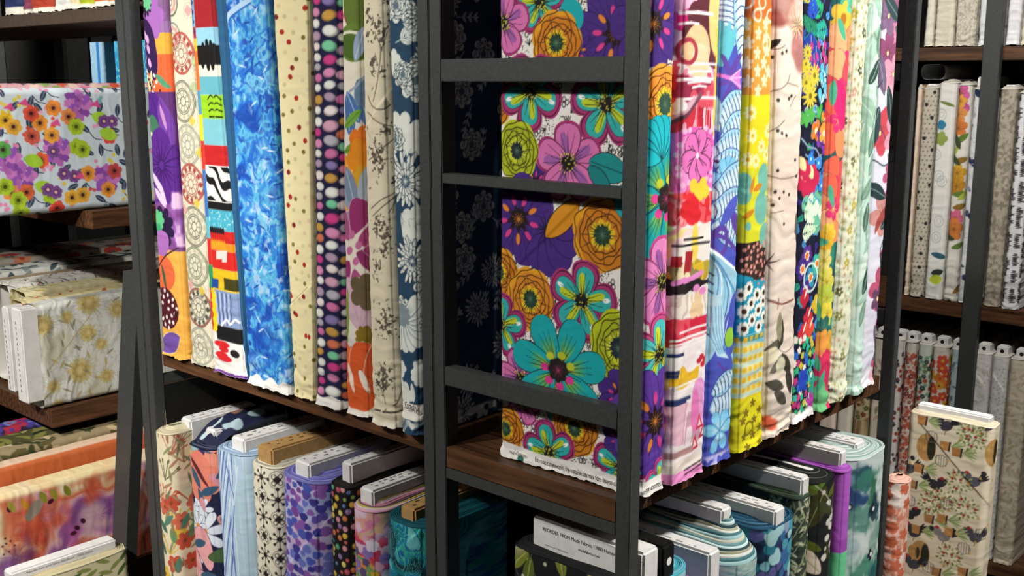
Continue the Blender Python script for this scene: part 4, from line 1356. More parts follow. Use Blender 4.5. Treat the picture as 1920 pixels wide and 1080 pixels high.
    for q in (1.0, 2.0, .2, 2.9, -1.0, -2.0):
        cv.petal(cx, cz, q, .032, .02, '#7cc3e6', '#2a5ca8', .0008, '#cfe8f4')
    X, Z = cv.grid()
    cv.mix(np.clip((.0174 - Z) * 200, 0, 1) * np.clip((cv.noise(80, 80, 3, 2) - .45) * 9, 0, 1), '#b9b4e0')

def p_yellowpatch(cv):
    cv.fill('#e2a32a')
    X, Z = cv.grid()
    a = cv.t / 2
    for z1, z0, c in ((.6522, .6067, '#e0682c'), (.6067, .5069, '#e2953a'), (.5069, .4078, '#e6cf1e'), (.4078, .3060, '#cfd02a'), (.3060, .2390, '#33231f'), (.2505, .1755, '#1c93b4'), (.1770, .0805, '#d8d9a0'), (.0821, -.0152, '#d9d01f')):
        cv.band(z0, z1, c)
    for p in [(-.0387,.6285),(-.0061,.6279),(-.0179,.6116),(.0200,.6116)]:
        cv.ring(*p, .010, .008, .003, '#efd8c0')
    for i, p in enumerate([(-.0160,.5875),(-.0341,.5754),(.0070,.5832),(-.0172,.5618),(-.0350,.5491),(.0028,.5494),(-.0155,.5388),(-.0330,.5247),(.0045,.5254),(-.0135,.5127),(-.0393,.5992),(.0058,.6007),(.0114,.5658),(.0165,.5375)]):
        cv.flo(*p, .0095, 5, '#efd4b0', .55, 1.0, .3)
    cv.ring(.0092,.5749, .010, .011, .004, '#efd4b0')
    for p in [(-.0267,.4831),(.0213,.4574),(.0039,.4369),(.0200,.4251),(-.0280,.4203),(-.0100,.4179),(-.0214,.4523)]:
        cv.flo(*p, .011, 8, '#f0e6a4', .5)
        cv.ell(*p, .003, .003, '#d8a41e')
    for p, rx, rz in zip([(.0127,.3923),(-.0339,.3809),(.0090,.3516),(.0215,.3127),(-.0230,.3286)], (.015, .017, .018, .016, .006), (.022, .022, .023, .018, .006)):
        cv.ell(*p, rx, rz, '#6fb2a2')
    for p, q in zip([(-.0217,.3727),(-.0147,.3773),(-.0338,.3407)], (1.2, .3, .4)):
        cv.leaf(*p, q, .026, .009, '#c8801e')
    for p in cv.pts(44, .008, 3, -a, a, .2390, .3030):
        cv.ell(*p, .003, .003, '#d9938a')
        cv.leaf(p[0] + .003, p[1], cv.rng.uniform(0, 6), .006, .002, '#b06a5c')
    cv.poly([(-.0423,.2641),(-.0113,.2559),(.0302,.2250),(.0333,.1547),(-.0412,.1696)], '#1c93b4')
    for i, p in enumerate([(-.0174,.2416),(.0029,.2293),(.0205,.2180),(-.0320,.2325),(-.0119,.2186),(.0069,.2062),(.0231,.1932),(-.0264,.2088),(-.0091,.1943),(.0082,.1818),(-.0262,.1843),(.0213,.2295)]):
        cv.flo(*p, .0105, 9, '#e9e7dd', .25)
        cv.ell(*p, .004, .004, '#3a2416')
    m = (Z < .1755) & (Z > .0805)
    k = np.clip(np.sin(X * 480) * 2 + .5, 0, 1) * np.clip(np.sin(Z * 420) * 2 + .5, 0, 1)
    cv.mix(m * np.clip(k + .25 * np.clip(np.sin(Z * 420) * 2, 0, 1), 0, 1), '#e3b52a')
    cv.mix(m * np.clip(-np.sin(Z * 420) * 2 - .3, 0, 1) * .6, '#a9cfd6')
    for i, p in enumerate([(.0016,.0697),(.0184,.0547),(-.0135,.0577),(-.0208,.0477),(.0055,.0444),(.0196,.0282),(-.0168,.0225),(.0054,.0200),(.0180,.0039),(-.0107,.0045)]):
        cv.flo(*p, .007, 5, '#7a6a1a', .6, 1.0, .3)
    cv.ring(-.0071,.0333, .009, .010, .003, '#7a6a1a')

def p_blush(cv):
    cv.fill('#ddd0c2')
    X, Z = cv.grid()
    cv.mix(np.clip((cv.noise(12, 8, 2, 3) - .45) * 4, 0, 1) * .5, '#e0c4b6')
    cv.mix(np.clip((cv.noise(12, 8, 6, 3) - .5) * 4, 0, 1) * .4, '#d9d6cc')
    for p, rx, rz, c in zip([(-.0402,.6251),(-.0348,.6092),(-.0063,.6210),(.0069,.6108),(.0264,.6297),(.0243,.5859),(.0221,.5711),(.0262,.5565),(-.0254,.6308)], (.024, .022, .026, .02, .02, .022, .024, .018, .02), (.014, .012, .02, .022, .018, .016, .022, .02, .014), ('#a05c54', '#97514a', '#b07a6e', '#c49a8c', '#cdb0a6', '#a86a68', '#b57a76', '#a7716c', '#b0857c')):
        cv.ell(*p, rx, rz, c, a=.85, soft=.006)
    cx, cz = .0153,.6017
    cv.rays(cx, cz, .004, .034, 14, .0018, '#e6d9a4')
    cv.rays(cx, cz, .004, .02, 9, .0014, '#5a4a2c')
    for pl in ([(-.0522,.5696),(-.0371,.5685),(-.0191,.5746)], [(-.0460,.5109),(-.0264,.5158),(-.0114,.5231),(-.0042,.5341)], [(-.0114,.5231),(.0206,.5178)], [(-.0490,.4540),(-.0282,.4644),(-.0162,.4715)], [(.0134,.5044),(-.0016,.4897)], [(-.0573,.3840),(-.0488,.3646),(-.0552,.3425)], [(-.0473,.3946),(-.0193,.3889),(.0204,.3901),(.0362,.3985)], [(-.0399,.3411),(-.0088,.3421)], [(-.0331,.1518),(.0031,.1287),(.0353,.1392),(.0502,.1699)], [(-.0489,.2182),(-.0252,.2098),(-.0010,.2028),(.0281,.2048)]):
        cv.curve(pl, .0016, '#7a6a5e', .8)
    cv.leaf(-.0580,.5674, .5, .03, .010, '#2a2623')
    for p in [(-.0440,.5577),(-.0276,.5630),(-.0155,.5661),(-.0332,.4991),(-.0054,.5009),(.0007,.5046),(-.0324,.4571),(-.0229,.4531),(-.0118,.4497),(-.0488,.3646),(-.0338,.3710),(-.0224,.3610),(-.0104,.3692),(.0058,.3641),(-.0374,.3523),(.0190,.4134),(.0236,.3899),(-.0308,.4010),(-.0540,.3196),(-.0077,.3226)]:
        cv.ell(*p, .0032, .0026, '#3a302c')
    for p, q, c in zip([(.0338,.4357),(.0302,.3347),(.0378,.3181),(-.0448,.1379),(-.0133,.1359),(-.0424,.0887),(-.0353,.1035),(-.0259,.0727),(.0127,.1018),(.0215,.0916),(-.0108,.1477)], (-1.3, -1.4, 1.4, .2, 1.3, -.3, .5, -.6, -1.3, 2.2, 1.6), ('#8c8a80', '#5c564c', '#4f4a40', '#5a5648', '#3c382e', '#4a463c', '#6a665a', '#4a463c', '#3a362e', '#3a362e', '#8f8a70')):
        cv.leaf(*p, q, .045, .018, c)
    cv.rays(-.0453,.2685, 0, .03, 7, .003, '#4a3238')
    for pl in ([(-.0409,.2130),(-.0091,.2041),(.0280,.2064)], [(-.0175,.2134),(-.0198,.1978)]):
        cv.curve(pl, .0022, '#7c4238', .8)
    cv.ell(-.0289,.1308, .016, .012, '#d8d0b4', a=.7)
    cv.ell(-.0088,.1104, .014, .014, '#cfcaae', a=.6)
    for p in [(-.0395,.0303),(-.0297,.0237),(-.0199,.0187)]:
        cv.ell(*p, .014, .008, '#c85a3c', soft=.005)
    cv.ell(.0269,-.0033, .006, .005, '#d8a898')

def p_darkgarden(cv):
    cv.fill('#10142c')
    r = np.random.RandomState(8)
    a = cv.t / 2
    def fern(x, z, t, L, c):
        for i in range(7):
            q = i / 7
            p = (x + math.cos(t) * L * q, z + math.sin(t) * L * q)
            for k in (1, -1):
                cv.leaf(*p, t + k * .9, L * .36 * (1.1 - q), L * .13, c)
    def daisy(x, z, R, c='#d0bd3a'):
        for i in range(12):
            cv.leaf(x, z, i * PI / 6 + .1, R, R * .26, c)
        cv.ell(x, z, R * .22, R * .22, '#7a6a1a')
    for i, p in enumerate(cv.pts(150, .019, 4)):
        k = i % 5
        c = ['#1d5fc0', '#1fa08a', '#2a9a5a', '#3a2a8c', '#4a9ad8'][k]
        fern(*p, r.uniform(0, 6.2), .020, c)
    for p, c in zip([(-.0340,.6354),(.0060,.6186),(.0293,.6273),(-.0171,.6139),(.0237,.6003),(-.0076,.5916)], ('#d0bd3a', '#1f9e6c', '#2456c4', '#1f48b8', '#24a08c', '#1c7a5c')):
        fern(*p, r.uniform(0, 6), .05, c)
    cv.leaf(-.0235,.5949, -1.5, .09, .06, '#1c3a94', oc='#1f9e8c')
    for p in cv.pts(34, .011, 6, -.03, a, .5383, .5843):
        cv.leaf(*p, -1.2, .014, .009, '#b8327c')
        cv.line([p, (p[0], p[1] + .008)], .0012, '#dcd6e0')
    for p, R in zip([(-.0293,.5662),(-.0308,.5434),(-.0179,.5190),(-.0310,.5229),(-.0078,.5329),(-.0184,.5036),(-.0328,.5495)], (.013, .015, .013, .014, .019, .021, .011)):
        daisy(*p, R)
    for p in [(.0187,.5282),(.0166,.5150),(.0356,.5267),(.0298,.4991),(.0137,.4915),(.0438,.4950)]:
        cv.petal(*p, 1.8, .024, .013, '#54b8d8', '#10142c', .0012, '#c8e4ee')
        cv.petal(*p, .9, .018, .011, '#8ad0e4', '#10142c', .0012, '#e4f2f4')
    for p in cv.pts(16, .012, 9, -a, .0, .4682, .4878):
        cv.ring(*p, .005, .005, .0022, '#a9b4d8')
    for p in [(-.0147,.4757),(.0132,.4781),(-.0306,.4714)]:
        cv.flo(*p, .014, 5, '#4aa84a', .6)
    for p, c in zip([(.0328,.4673),(.0037,.4524),(.0433,.4830),(.0217,.4398),(.0402,.4269),(.0296,.4475)], ('#e08a2c', '#d8742a', '#c8283c', '#7a3aa8', '#6a32a0', '#e29a3c')):
        cv.flo(*p, .017, 5, c, .45)
        cv.ring(*p, .018, .018, .0014, '#10142c')
        cv.ell(*p, .005, .005, '#f0dcb8')
    for pl in ([(-.0366,.4421),(-.0194,.4297),(.0061,.4245),(.0212,.4077)], [(-.0268,.4182),(-.0011,.4089),(.0240,.4156)]):
        cv.curve(pl, .0025, '#8aa0b8')
    for p in cv.pts(22, .014, 12, -.01, a, .3445, .4168):
        cv.flo(*p, .0105, 5, '#2f84d8', .35)
        cv.ell(*p, .0025, .0025, '#bfe0f0')
    for p, R in zip([(-.0206,.3783),(-.0005,.3809),(-.0251,.3945)], (.026, .022, .016)):
        cv.flo(*p, R, 4, '#c2244e', .3)
        cv.leaf(*p, 2.2, .026, .016, '#ead8a0')
    for i, p in enumerate([(-.0304,.3511),(-.0135,.3521),(.0035,.3540),(-.0241,.3345),(-.0030,.3286),(-.0157,.3135),(.0075,.3071),(-.0266,.2984)]):
        fern(*p, -.6 + .1 * i, .045, '#cfe4c4' if i % 2 else '#6ab89a')
    for p in [(-.0029,.3269),(.0324,.3270),(.0139,.3352)]:
        cv.flo(*p, .012, 4, '#d8eed8', .3)
    for p, c in zip([(-.0100,.2638),(-.0227,.2447),(.0054,.2286),(.0256,.2470),(-.0111,.2100)], ('#5a2f8c', '#3f2a80', '#2f8fb0', '#3fb09a', '#4a2a88')):
        cv.flo(*p, .018, 6, c, .3)
        cv.flo(*p, .009, 7, '#ece2c8', .35)
        cv.ell(*p, .005, .005, '#e0762c')
    cv.ring(.0054,.2286, .022, .022, .004, '#cfe4e0')
    for p, c in zip([(-.0137,.1978),(.0016,.1659),(.0280,.1832),(-.0149,.1431),(.0088,.1477),(.0406,.1512),(.0486,.1672)], ('#b8243c', '#c02a3c', '#d8b42c', '#c8283a', '#e04a3a', '#4a9ad8', '#d8d83a')):
        cv.flo(*p, .016, 4, c, .35)
        cv.leaf(*p, 1.0, .02, .005, '#f0e4d0')
    for i, p in enumerate(cv.pts(90, .010, 15, -a, a, .0105, .1364)):
        c = ['#c9be44', '#2fb078', '#2a6ac8', '#e9e4d8', '#35c0a8', '#c83a7c'][i % 6]
        cv.flo(*p, .0066, 4 + i % 2, c, .4, rot=i)
    cv.flo(-.0088,.0674, .02, 6, '#2448b8', .35)
    cv.flo(.0312,.0525, .02, 7, '#2fa08c', .5)
    cv.flo(.0242,.0230, .02, 7, '#b03a9c', .5)
    X, Z = cv.grid()
    cv.mix(np.clip((.016 + .004 * np.sin(X * 110) - Z) * 900, 0, 1), '#e8e4e4')

def p_tealgarden(cv):
    cv.fill('#1f5a58')
    X, Z = cv.grid()
    cv.mix(np.clip((cv.noise(20, 8, 4, 2) - .5) * 8, 0, 1), '#3f9a7c')
    cv.mix(np.clip((cv.noise(24, 10, 14, 2) - .6) * 9, 0, 1), '#2a3c48')
    for p, R, c in zip([(.0026,.6337),(-.0066,.6176),(.0280,.6232),(-.0072,.5806),(.0147,.6383),(-.0404,.5968)], (.022, .028, .022, .02, .015, .02), ('#3fa080', '#e3b43a', '#e0a82e', '#dcae3a', '#5ab89a', '#e4bc4a')):
        cv.flo(*p, R, 5, c, .35)
        cv.ell(*p, R * .3, R * .3, '#a86a1c')
    # big coral blooms
    for cx, cz, R, s in ((.0012,.5506, .065, 1), (.0015,.5065, .07, 2), (-.0056,.4662, .06, 3), (-.0019,.3634, .05, 4), (-.0069,.3288, .055, 5), (-.0014,.0892, .05, 6)):
        for i in range(6):
            t = s + i * PI / 3
            cv.petal(cx, cz, t, R, R * .8, ['#e8634a', '#ee8a5c', '#f0a676', '#dd4a54'][(i + s) % 4], '#8a2c34', .0008, tip=.5)
        cv.flo(cx, cz, R * .35, 5, '#d2306c', .4, rot=s)
        cv.rays(cx, cz, 0, R * .25, 8, .002, '#f2d25a')
    cv.leaf(-.0142,.5267, -1.2, .08, .04, '#d0246c')
    for p, R, c in zip([(-.0133,.2892),(-.0194,.2772),(-.0218,.2479),(-.0136,.2128),(-.0103,.1866),(-.0068,.1601),(-.0177,.1313),(.0125,.1134)], (.02, .02, .02, .026, .026, .022, .03, .022), ('#e6c444', '#dfae30', '#e3d27a', '#d8d05a', '#b9c84a', '#e6d24a', '#2b6a64', '#e0a83a')):
        cv.flo(*p, R, 6, c, .3)
        cv.rays(*p, 0, R * .8, 9, .0016, '#a8942a')
    for p, R, c in zip([(-.0088,.0640),(.0020,.0353),(-.0141,.0204),(-.0160,.1180)], (.04, .045, .03, .02), ('#d8305c', '#cf2c60', '#6ab87c', '#f0a04a')):
        cv.flo(*p, R, 5, c, .3)
    for p in cv.pts(20, .04, 8):
        cv.leaf(*p, cv.rng.uniform(0, 6), .04, .014, '#4aa884')

def p_tinyfloral(cv):
    cv.fill('#d9dcc4')
    for i, p in enumerate(cv.pts(330, .0105, 3)):
        cv.flo(*p, .006, 5, ['#b9bd94', '#c9c6a0', '#c2cfae', '#d9c6a8'][i % 4], .4, rot=i)
        cv.ell(*p, .0018, .0018, '#8e8c62')
    for i, p in enumerate(cv.pts(42, .034, 6)):
        cv.flo(*p, .0085, 5, ['#6a6844', '#8a8650', '#4c4e3c', '#b9a848', '#c79a88'][i % 5], .55, rot=i)
        cv.ell(*p, .002, .002, '#d8d4b0')

def p_mint(cv):
    cv.fill('#cfe0d6')
    for i, p in enumerate(cv.pts(46, .03, 3)):
        cv.leaf(*p, cv.rng.uniform(-2.6, -.5), .075, .034, ['#a9c9ba', '#b9d6c8', '#98bba8', '#c0dcd2'][i % 4], vein='#d9ebe2')
    for i, p in enumerate([(.0239,.6276),(.0060,.6103),(.0532,.5395),(.0047,.5181),(.0172,.5010),(.0079,.4498),(.0243,.4795),(.0145,.3712),(.0039,.3280),(.0298,.2899),(.0142,.2194),(.0088,.1654),(.0407,.0857),(.0264,.0316),(.0130,.5603),(.0230,.4145)]):
        cv.leaf(*p, cv.rng.uniform(-2.4, -.6), .05, .020, ['#4a6a5c', '#5f8272', '#2f4a44', '#7a9c8a'][i % 4], vein='#a9c4b4')
    for pl in ([(-.0127,.6014),(.0130,.5603),(.0099,.5096)], [(.0111,.5011),(.0000,.4328),(.0187,.3709)], [(.0199,.3620),(-.0006,.2840),(.0209,.2003)]):
        cv.curve(pl, .0018, '#6a8878')

def p_lilacfloral(cv):
    cv.fill('#d3d3e2')
    X, Z = cv.grid()
    cv.mix(np.clip((cv.noise(14, 10, 3, 2) - .5) * 5, 0, 1) * .6, '#e6e2ea')
    cv.mix(np.clip((cv.noise(14, 10, 9, 2) - .58) * 6, 0, 1) * .6, '#a9b4d2')
    for p, R, c in zip([(.0123,.6386),(.0428,.6010),(-.0068,.5696),(.0189,.5353),(.0486,.5442),(.0019,.4478),(-.0175,.4397),(.0506,.4731),(.0461,.4373),(.0325,.3657),(.0566,.3182),(.0146,.3034),(.0389,.2270),(.0655,.2334),(.0255,.1725),(.0604,.1105),(.0170,.1549),(.0573,.0627),(.0396,.0271),(-.0099,.6291)], (.05, .05, .05, .045, .03, .045, .05, .04, .05, .03, .05, .05, .03, .04, .05, .045, .03, .03, .04, .04),
                       ('#8a4468', '#d86a90', '#7a2c58', '#e08aa4', '#d8a0b8', '#c83a44', '#c42c3c', '#e6a4b8', '#dc8ca8', '#b03a68', '#c84a94', '#c88078', '#d8407a', '#e0a0b4', '#b83a62', '#d8709a', '#5a2c58', '#7a2c58', '#d04a7c', '#6a4a72')):
        cv.flo(*p, R * .8, 5, hx(c) * .8 + .14, .5, rot=p[1] * 40, asp=1.2)
        cv.rays(*p, 0, R * .45, 9, .0014, '#5a2438')
        cv.ell(*p, .004, .004, '#e8d49a')
    for i, (p, q) in enumerate(zip([(.0350,.6224),(.0164,.6131),(.0633,.5797),(.0012,.5178),(-.0104,.5006),(-.0240,.4834),(.0517,.5265),(.0725,.3539),(.0211,.3302),(.1031,.2577),(.0080,.2766),(.0905,.2020),(.0393,.0946),(.0494,.1693),(.0133,.1083),(.0213,.3935)], (2.6, -.5, -2, -1.2, 1.9, -1.8, .8, 2.4, 2.8, 2.1, .5, -.9, .4, 2.0, -1.0, 0))):
        cv.leaf(*p, q, .075, .026, ['#2f4448', '#3c5656', '#5a6c78', '#27383c', '#6c5a78'][i % 5], vein='#8a9a9c')
    for pl in ([(.0440,.5705),(.0788,.5533)], [(-.0203,.5265),(-.0440,.4838),(.0048,.4300)], [(.0510,.4100),(.0120,.3850),(-.0317,.3964)], [(.0519,.2815),(.0142,.2392),(.0458,.1887)]):
        cv.curve(pl, .0025, '#3a4a50')
    for q in range(9):
        cv.leaf((-.0127,.2696)[0] + q * .006, (-.0127,.2696)[1] + .004 * q, 1.3, .03, .008, '#9a4a44')
    for p, w_ in zip([(.0120,.0465),(.0522,.0248),(.0297,.0144)], (.04, .035, .03)):
        cv.leaf(*p, .3, .06, .02, '#5a6068')
    cv.mix(np.clip((.0344 - Z) * 300, 0, 1) * .6, '#e9e7ea')

# lower shelves
def p_botanical(cv):
    cv.fill('#d9cfb0')
    for p, c in zip([(.0257,.6489),(.0474,.6703),(.0041,.5439),(.0624,.5433),(.0376,.4919),(.0121,.4392),(.0638,.4662),(.0100,.5955),(.0524,.6282)], ('#a8604a', '#9c5a44', '#c05a3c', '#b04a34', '#c8b03a', '#d0a02c', '#b8482c', '#5a5a3c', '#8c6a44')):
        for k in range(8):
            q = cv.rng.uniform(.3, 2.7)
            e_ = (p[0] + math.cos(q) * .03, p[1] + math.sin(q) * .035)
            cv.line([p, e_], .0016, c)
            cv.leaf(*e_, q, .010, .004, c)
    for i, p in enumerate([(.0034,.5381),(.0203,.5484),(.0363,.4803),(.0445,.4660),(.0716,.5404),(.0198,.4188),(-.0132,.3911),(.0589,.4199),(.0394,.5092)]):
        cv.flo(*p, .020, 6, ['#c8624a', '#b84a34', '#d8b03a', '#c0503a'][i % 4], .35)
        cv.ell(*p, .004, .004, '#7a4a24')
    for i, p in enumerate([(-.0012,.4975),(.0186,.4976),(.0071,.4830),(.0376,.4919),(.0599,.5206),(-.0044,.4341),(.0312,.4337),(.0674,.5006)]):
        cv.leaf(*p, cv.rng.uniform(0, 6), .035, .014, ['#4f7a66', '#6a8a5a', '#3f6a5a'][i % 3])
    for i, p in enumerate(cv.pts(60, .025, 9)):
        cv.leaf(*p, cv.rng.uniform(.5, 2.5), .03, .006, ['#8a8a64', '#a07a5a', '#6a7a5a'][i % 3], .8)

def p_navybig(cv):
    cv.fill('#191d3a')
    for p, q, c in zip([(-.0428,.7031),(-.0171,.6763),(.0199,.6741),(-.0057,.6027),(.0224,.6045),(-.0228,.6203)], (-.9, -.8, -1.7, .3, 1.0, 2.2), ('#a9c0c4', '#8fb0b8', '#3a2a60', '#d8806a', '#dc8c78', '#c86a5a')):
        cv.petal(*p, q, .10, .07, c, '#10142c', .001, tip=.5)
    cv.ell(-.0311,.6512, .012, .016, '#d0b04a')
    cv.flo(.0045,.6108, .055, 4, '#d67c68', .25)
    cv.leaf(.0308,.5958, 2.4, .08, .012, '#5a2028')
    for p, R in zip([(-.0307,.5240),(.0075,.5457),(.0108,.5024),(-.0106,.4569),(-.0114,.5071)], (.040, .030, .050, .028, .03)):
        for i in range(8):
            t = i * PI / 4 + .2
            cv.petal(*p, t, R, R * .42, '#cdd4de', '#10142c', .0006, tip=.6)
        cv.ell(*p, R * .2, R * .16, '#d0842c')
    for p, q in zip([(-.0420,.4701),(-.0327,.4274),(-.0212,.4083),(.0238,.4226)], (-1.4, -1.2, -.6, 2.0)):
        cv.petal(*p, q, .09, .06, '#d89a9c', '#10142c', .001, tip=.5)
    cv.leaf(.0168,.4485, .2, .08, .03, '#3f5a34')
    for p in cv.pts(30, .05, 5):
        cv.leaf(*p, cv.rng.uniform(0, 6), .05, .018, '#32506a', .6)
        cv.petal(*p, 2, .03, .02, '#c88a90', a=.7)

def p_bluestripe(cv):
    cv.fill('#a9c2da')
    X, Z = cv.grid()
    ph = np.where(X < .0, (X * 1.0 - (Z - cv.h) * .25), X + (Z - cv.h) * .06)
    n = cv.noise(40, 6, 5, 2)
    k = np.sin(ph * 620 + n * 4)
    cv.mix(np.clip(k * 2.5 - .6, 0, 1) * (X < .012) * .9, '#4a5ea0')
    cv.mix(np.clip(np.sin(ph * 310 + 1) * 2 - .9, 0, 1), '#c9dbe6')
    cv.mix(np.clip((cv.noise(30, 10, 9, 3) - .45) * 5, 0, 1) * (X > .006) * .8, '#a4bfcb')
    cv.line([(-.01, cv.h - .02), (.014, cv.h - .09), (-.012, cv.h - .26)], .003, '#5f74b0')
    cv.line([(.03, cv.h - .02), (.012, cv.h - .10)], .003, '#c6d8e6')

def p_geoblack(cv):
    cv.fill('#dcd7c2')
    I = '#22201e'
    st = .038
    for j in range(int(cv.h / st) + 1):
        for i in (-2, -1, 0, 1, 2):
            x, z = i * st, cv.h - .02 - j * st
            if j % 2 == 0 and i % 2 == 0 or j % 2 and i % 2:
                for k in range(8):
                    t = k * PI / 4
                    L = .016 if k % 2 == 0 else .014
                    e_ = (x + math.cos(t) * L, z + math.sin(t) * L)
                    cv.line([(x + math.cos(t) * .004, z + math.sin(t) * .004), e_], .0016, I)
                    cv.ell(*e_, .0028, .0028, I) if k % 2 else cv.leaf(*e_, t, .008, .007, I)
                cv.flo(x, z, .006, 4, I, .5)
            else:
                for k in range(4):
                    t = k * PI / 2 + PI / 4
                    p = (x + math.cos(t) * .009, z + math.sin(t) * .009)
                    cv.ring(*p, .004, .004, .0014, I)
                cv.flo(x, z, .0075, 4, I, .6)
                cv.ring(x, z, .0165, .0165, .0012, I, a=.6)

def p_purplebrush(cv):
    cv.fill('#c9c4e2')
    X, Z = cv.grid()
    for c, s in (('#a894cc', 3), ('#8fa4d8', 5), ('#d9b8d8', 7)):
        cv.mix(np.clip((cv.noise(22, 22, s, 2) - .55) * 8, 0, 1) * .7, c)
    for i, p in enumerate(cv.pts(300, .0135, 4, -cv.t / 2 - .02, cv.t / 2 + .06)):
        c = ['#3f3a94', '#5a4aa4', '#4a5ab4', '#7a4a9c', '#6a74c4', '#8a5aac', '#34348a'][i % 7]
        cv.flo(*p, .0055 + .0045 * cv.rng.rand(), 3, c, .25, rot=i, asp=1.3, a=.88)

def p_blackdots(cv):
    cv.fill('#171518')
    cols = ['#c8504a', '#d8b03a', '#4f9a74', '#5a7ab0', '#d08a8a', '#c8743a', '#7aa84a', '#b84a5c', '#d8c86a', '#3f8a8c', '#8a6a9c', '#c98a9a']
    for i, p in enumerate(cv.pts(420, .0112, 3, -cv.t / 2 - .02, cv.t / 2 + .04)):
        R = .0052 if i % 3 else .0034
        cv.ell(*p, R * 1.05, R, cols[i % 12])
        cv.ell(p[0] - R * .2, p[1] + R * .2, R * .5, R * .4, hx(cols[i % 12]) * .6 + .35, a=.4)

def p_pinkroll(cv):
    cv.fill('#c84a6a')
    X, Z = cv.grid()
    marble(cv, ['#d8b8c8', '#c8a0c0', '#b04a7c', '#c02a4c', '#d04a5a', '#d88a4a', '#d8a83a', '#7aa050', '#3f8a8a', '#8a74b0', '#e0cad6'], 12, 12, 3.5, 9, 4)
    for i, p in enumerate(cv.pts(110, .016, 6)):
        cv.flo(*p, .007 + .006 * cv.rng.rand(), 5, ['#d8d0e0', '#e0b83a', '#c83a5c', '#8a70b0', '#d8a0b8', '#5a4a7a'][i % 6], .3, rot=i)
    cv.mix(np.clip((Z - cv.h + .055) * 60, 0, 1) * .6, '#dcb0cc')
    cv.mix(np.clip((cv.h - .20 - Z) * 60, 0, 1) * np.clip((cv.noise(20, 20, 4, 2) - .4) * 6, 0, 1), '#d6a41e')

def p_tealmarble(cv):
    marble(cv, ['#04343e', '#065a6a', '#0a7a80', '#0f6aa0', '#0a8a78', '#1f9a8c', '#0a5a8c', '#5ab0b4'], 9, 8, 5.0, 12, 5)
    X, Z = cv.grid()
    n = fbm(X * 9 + fbm(X * 9, Z * 8, 3) * 5, Z * 8 + fbm(X * 9 + 7, Z * 8, 5) * 5, 8, 2)
    cv.mix(np.clip(np.abs(np.sin(n * 46)) * 5 - 4.3, 0, 1) * .8, '#8fd0c8')

def p_darkleaf(cv):
    cv.fill('#16181a')
    for i, p in enumerate(cv.pts(80, .035, 3, -cv.t / 2 - .24, cv.t / 2 + .02)):
        cv.leaf(*p, cv.rng.uniform(0, 6), .05, .02, ['#5a6a24', '#7a8230', '#24302a', '#2e3a44', '#8a8a5a'][i % 5], vein='#b4b47a')
        cv.line([p, (p[0] + cv.rng.uniform(-.04, .04), p[1] + .04)], .0015, '#5a645c')
    for p in cv.pts(50, .03, 9, -cv.t / 2 - .24, cv.t / 2):
        cv.ell(*p, .003, .003, '#c8c8b4')

def p_tealroll(cv):
    marble(cv, ['#1f7a8c', '#2f98ac', '#4ab0c0', '#8ac8d0', '#c8c4e0'], 10, 14, 2, 4)

def p_lilac(cv):
    marble(cv, ['#b48ac8', '#c89ad8', '#a878c0', '#d8b4e0'], 12, 9, 2, 5)

def p_mistwash(cv):
    marble(cv, ['#d8dcd2', '#a8c4c0', '#6a9aa0', '#c8c8b0', '#4a6a70', '#b8d0cc', '#8a9a88'], 6, 30, 2, 6, 4)

def p_bokeh(cv):
    marble(cv, ['#0f1a3a', '#16344e', '#1c4a66', '#2a2f5a', '#123a4a'], 14, 14, 2, 4)
    for i, p in enumerate(cv.pts(190, .017, 5)):
        cv.flo(*p, .008 + .008 * cv.rng.rand(), 3, ['#4a9ab0', '#7ab8c4', '#3a6a9c', '#8aa4c4', '#2a7a8c', '#a4d0d4', '#5a5a94'][i % 7], .2, rot=i, a=.75)

def p_darkbranch(cv):
    cv.fill('#38443a')
    for i, p in enumerate(cv.pts(420, .007, 5)):
        t = cv.rng.uniform(0, 6.2)
        cv.leaf(*p, t, .016, .004, ['#7a8a62', '#a4aa82', '#22302a', '#c9c9ac'][i % 4])
    for p in cv.pts(50, .02, 8):
        cv.line([p, (p[0] + .012, p[1] + .02)], .0014, '#b4b08c')

def p_nightbotanic(cv):
    cv.fill('#1c2022')
    a = cv.t / 2
    for p, q, c in zip([(-.0873,.6996),(-.0430,.6350),(-.0071,.5756),(-.0144,.5541),(.0177,.6153)], (.3, 1.2, .8, 2.4, 1.6), ('#5a7a24', '#3c3a1e', '#3a3420', '#d8c8b4', '#2c3424')):
        cv.leaf(*p, q, .08, .035, c, vein='#8a9a5a')
    for p in [(-.0036,.6761),(.0096,.6484),(.0076,.6329),(-.0015,.6424),(.0139,.5973),(.0214,.5851),(-.0020,.6140),(-.0077,.5806)]:
        cv.ell(*p, .008, .0065, '#d9d6cc')
    cv.curve([(-.0736,.7409),(-.0328,.7109),(.0001,.6779),(.0140,.6452)], .002, '#b4b4a0')
    for i, p in enumerate(cv.pts(40, .05, 4)):
        cv.leaf(*p, cv.rng.uniform(0, 6), .045, .016, ['#3c4424', '#4a4a2c', '#59621f'][i % 3], .8)
        cv.ell(p[0] + .01, p[1], .004, .004, '#c9c4b4')

def p_ribbon(cv):
    cv.fill('#b05cc4')
    cv.mix((cv.noise(40, 5, 3, 2) - .4) * .6, '#c074d2')
    cv.band(0, .5719, '#6ccf96')
    cv.band(.5699, .5934, '#a04cb4')

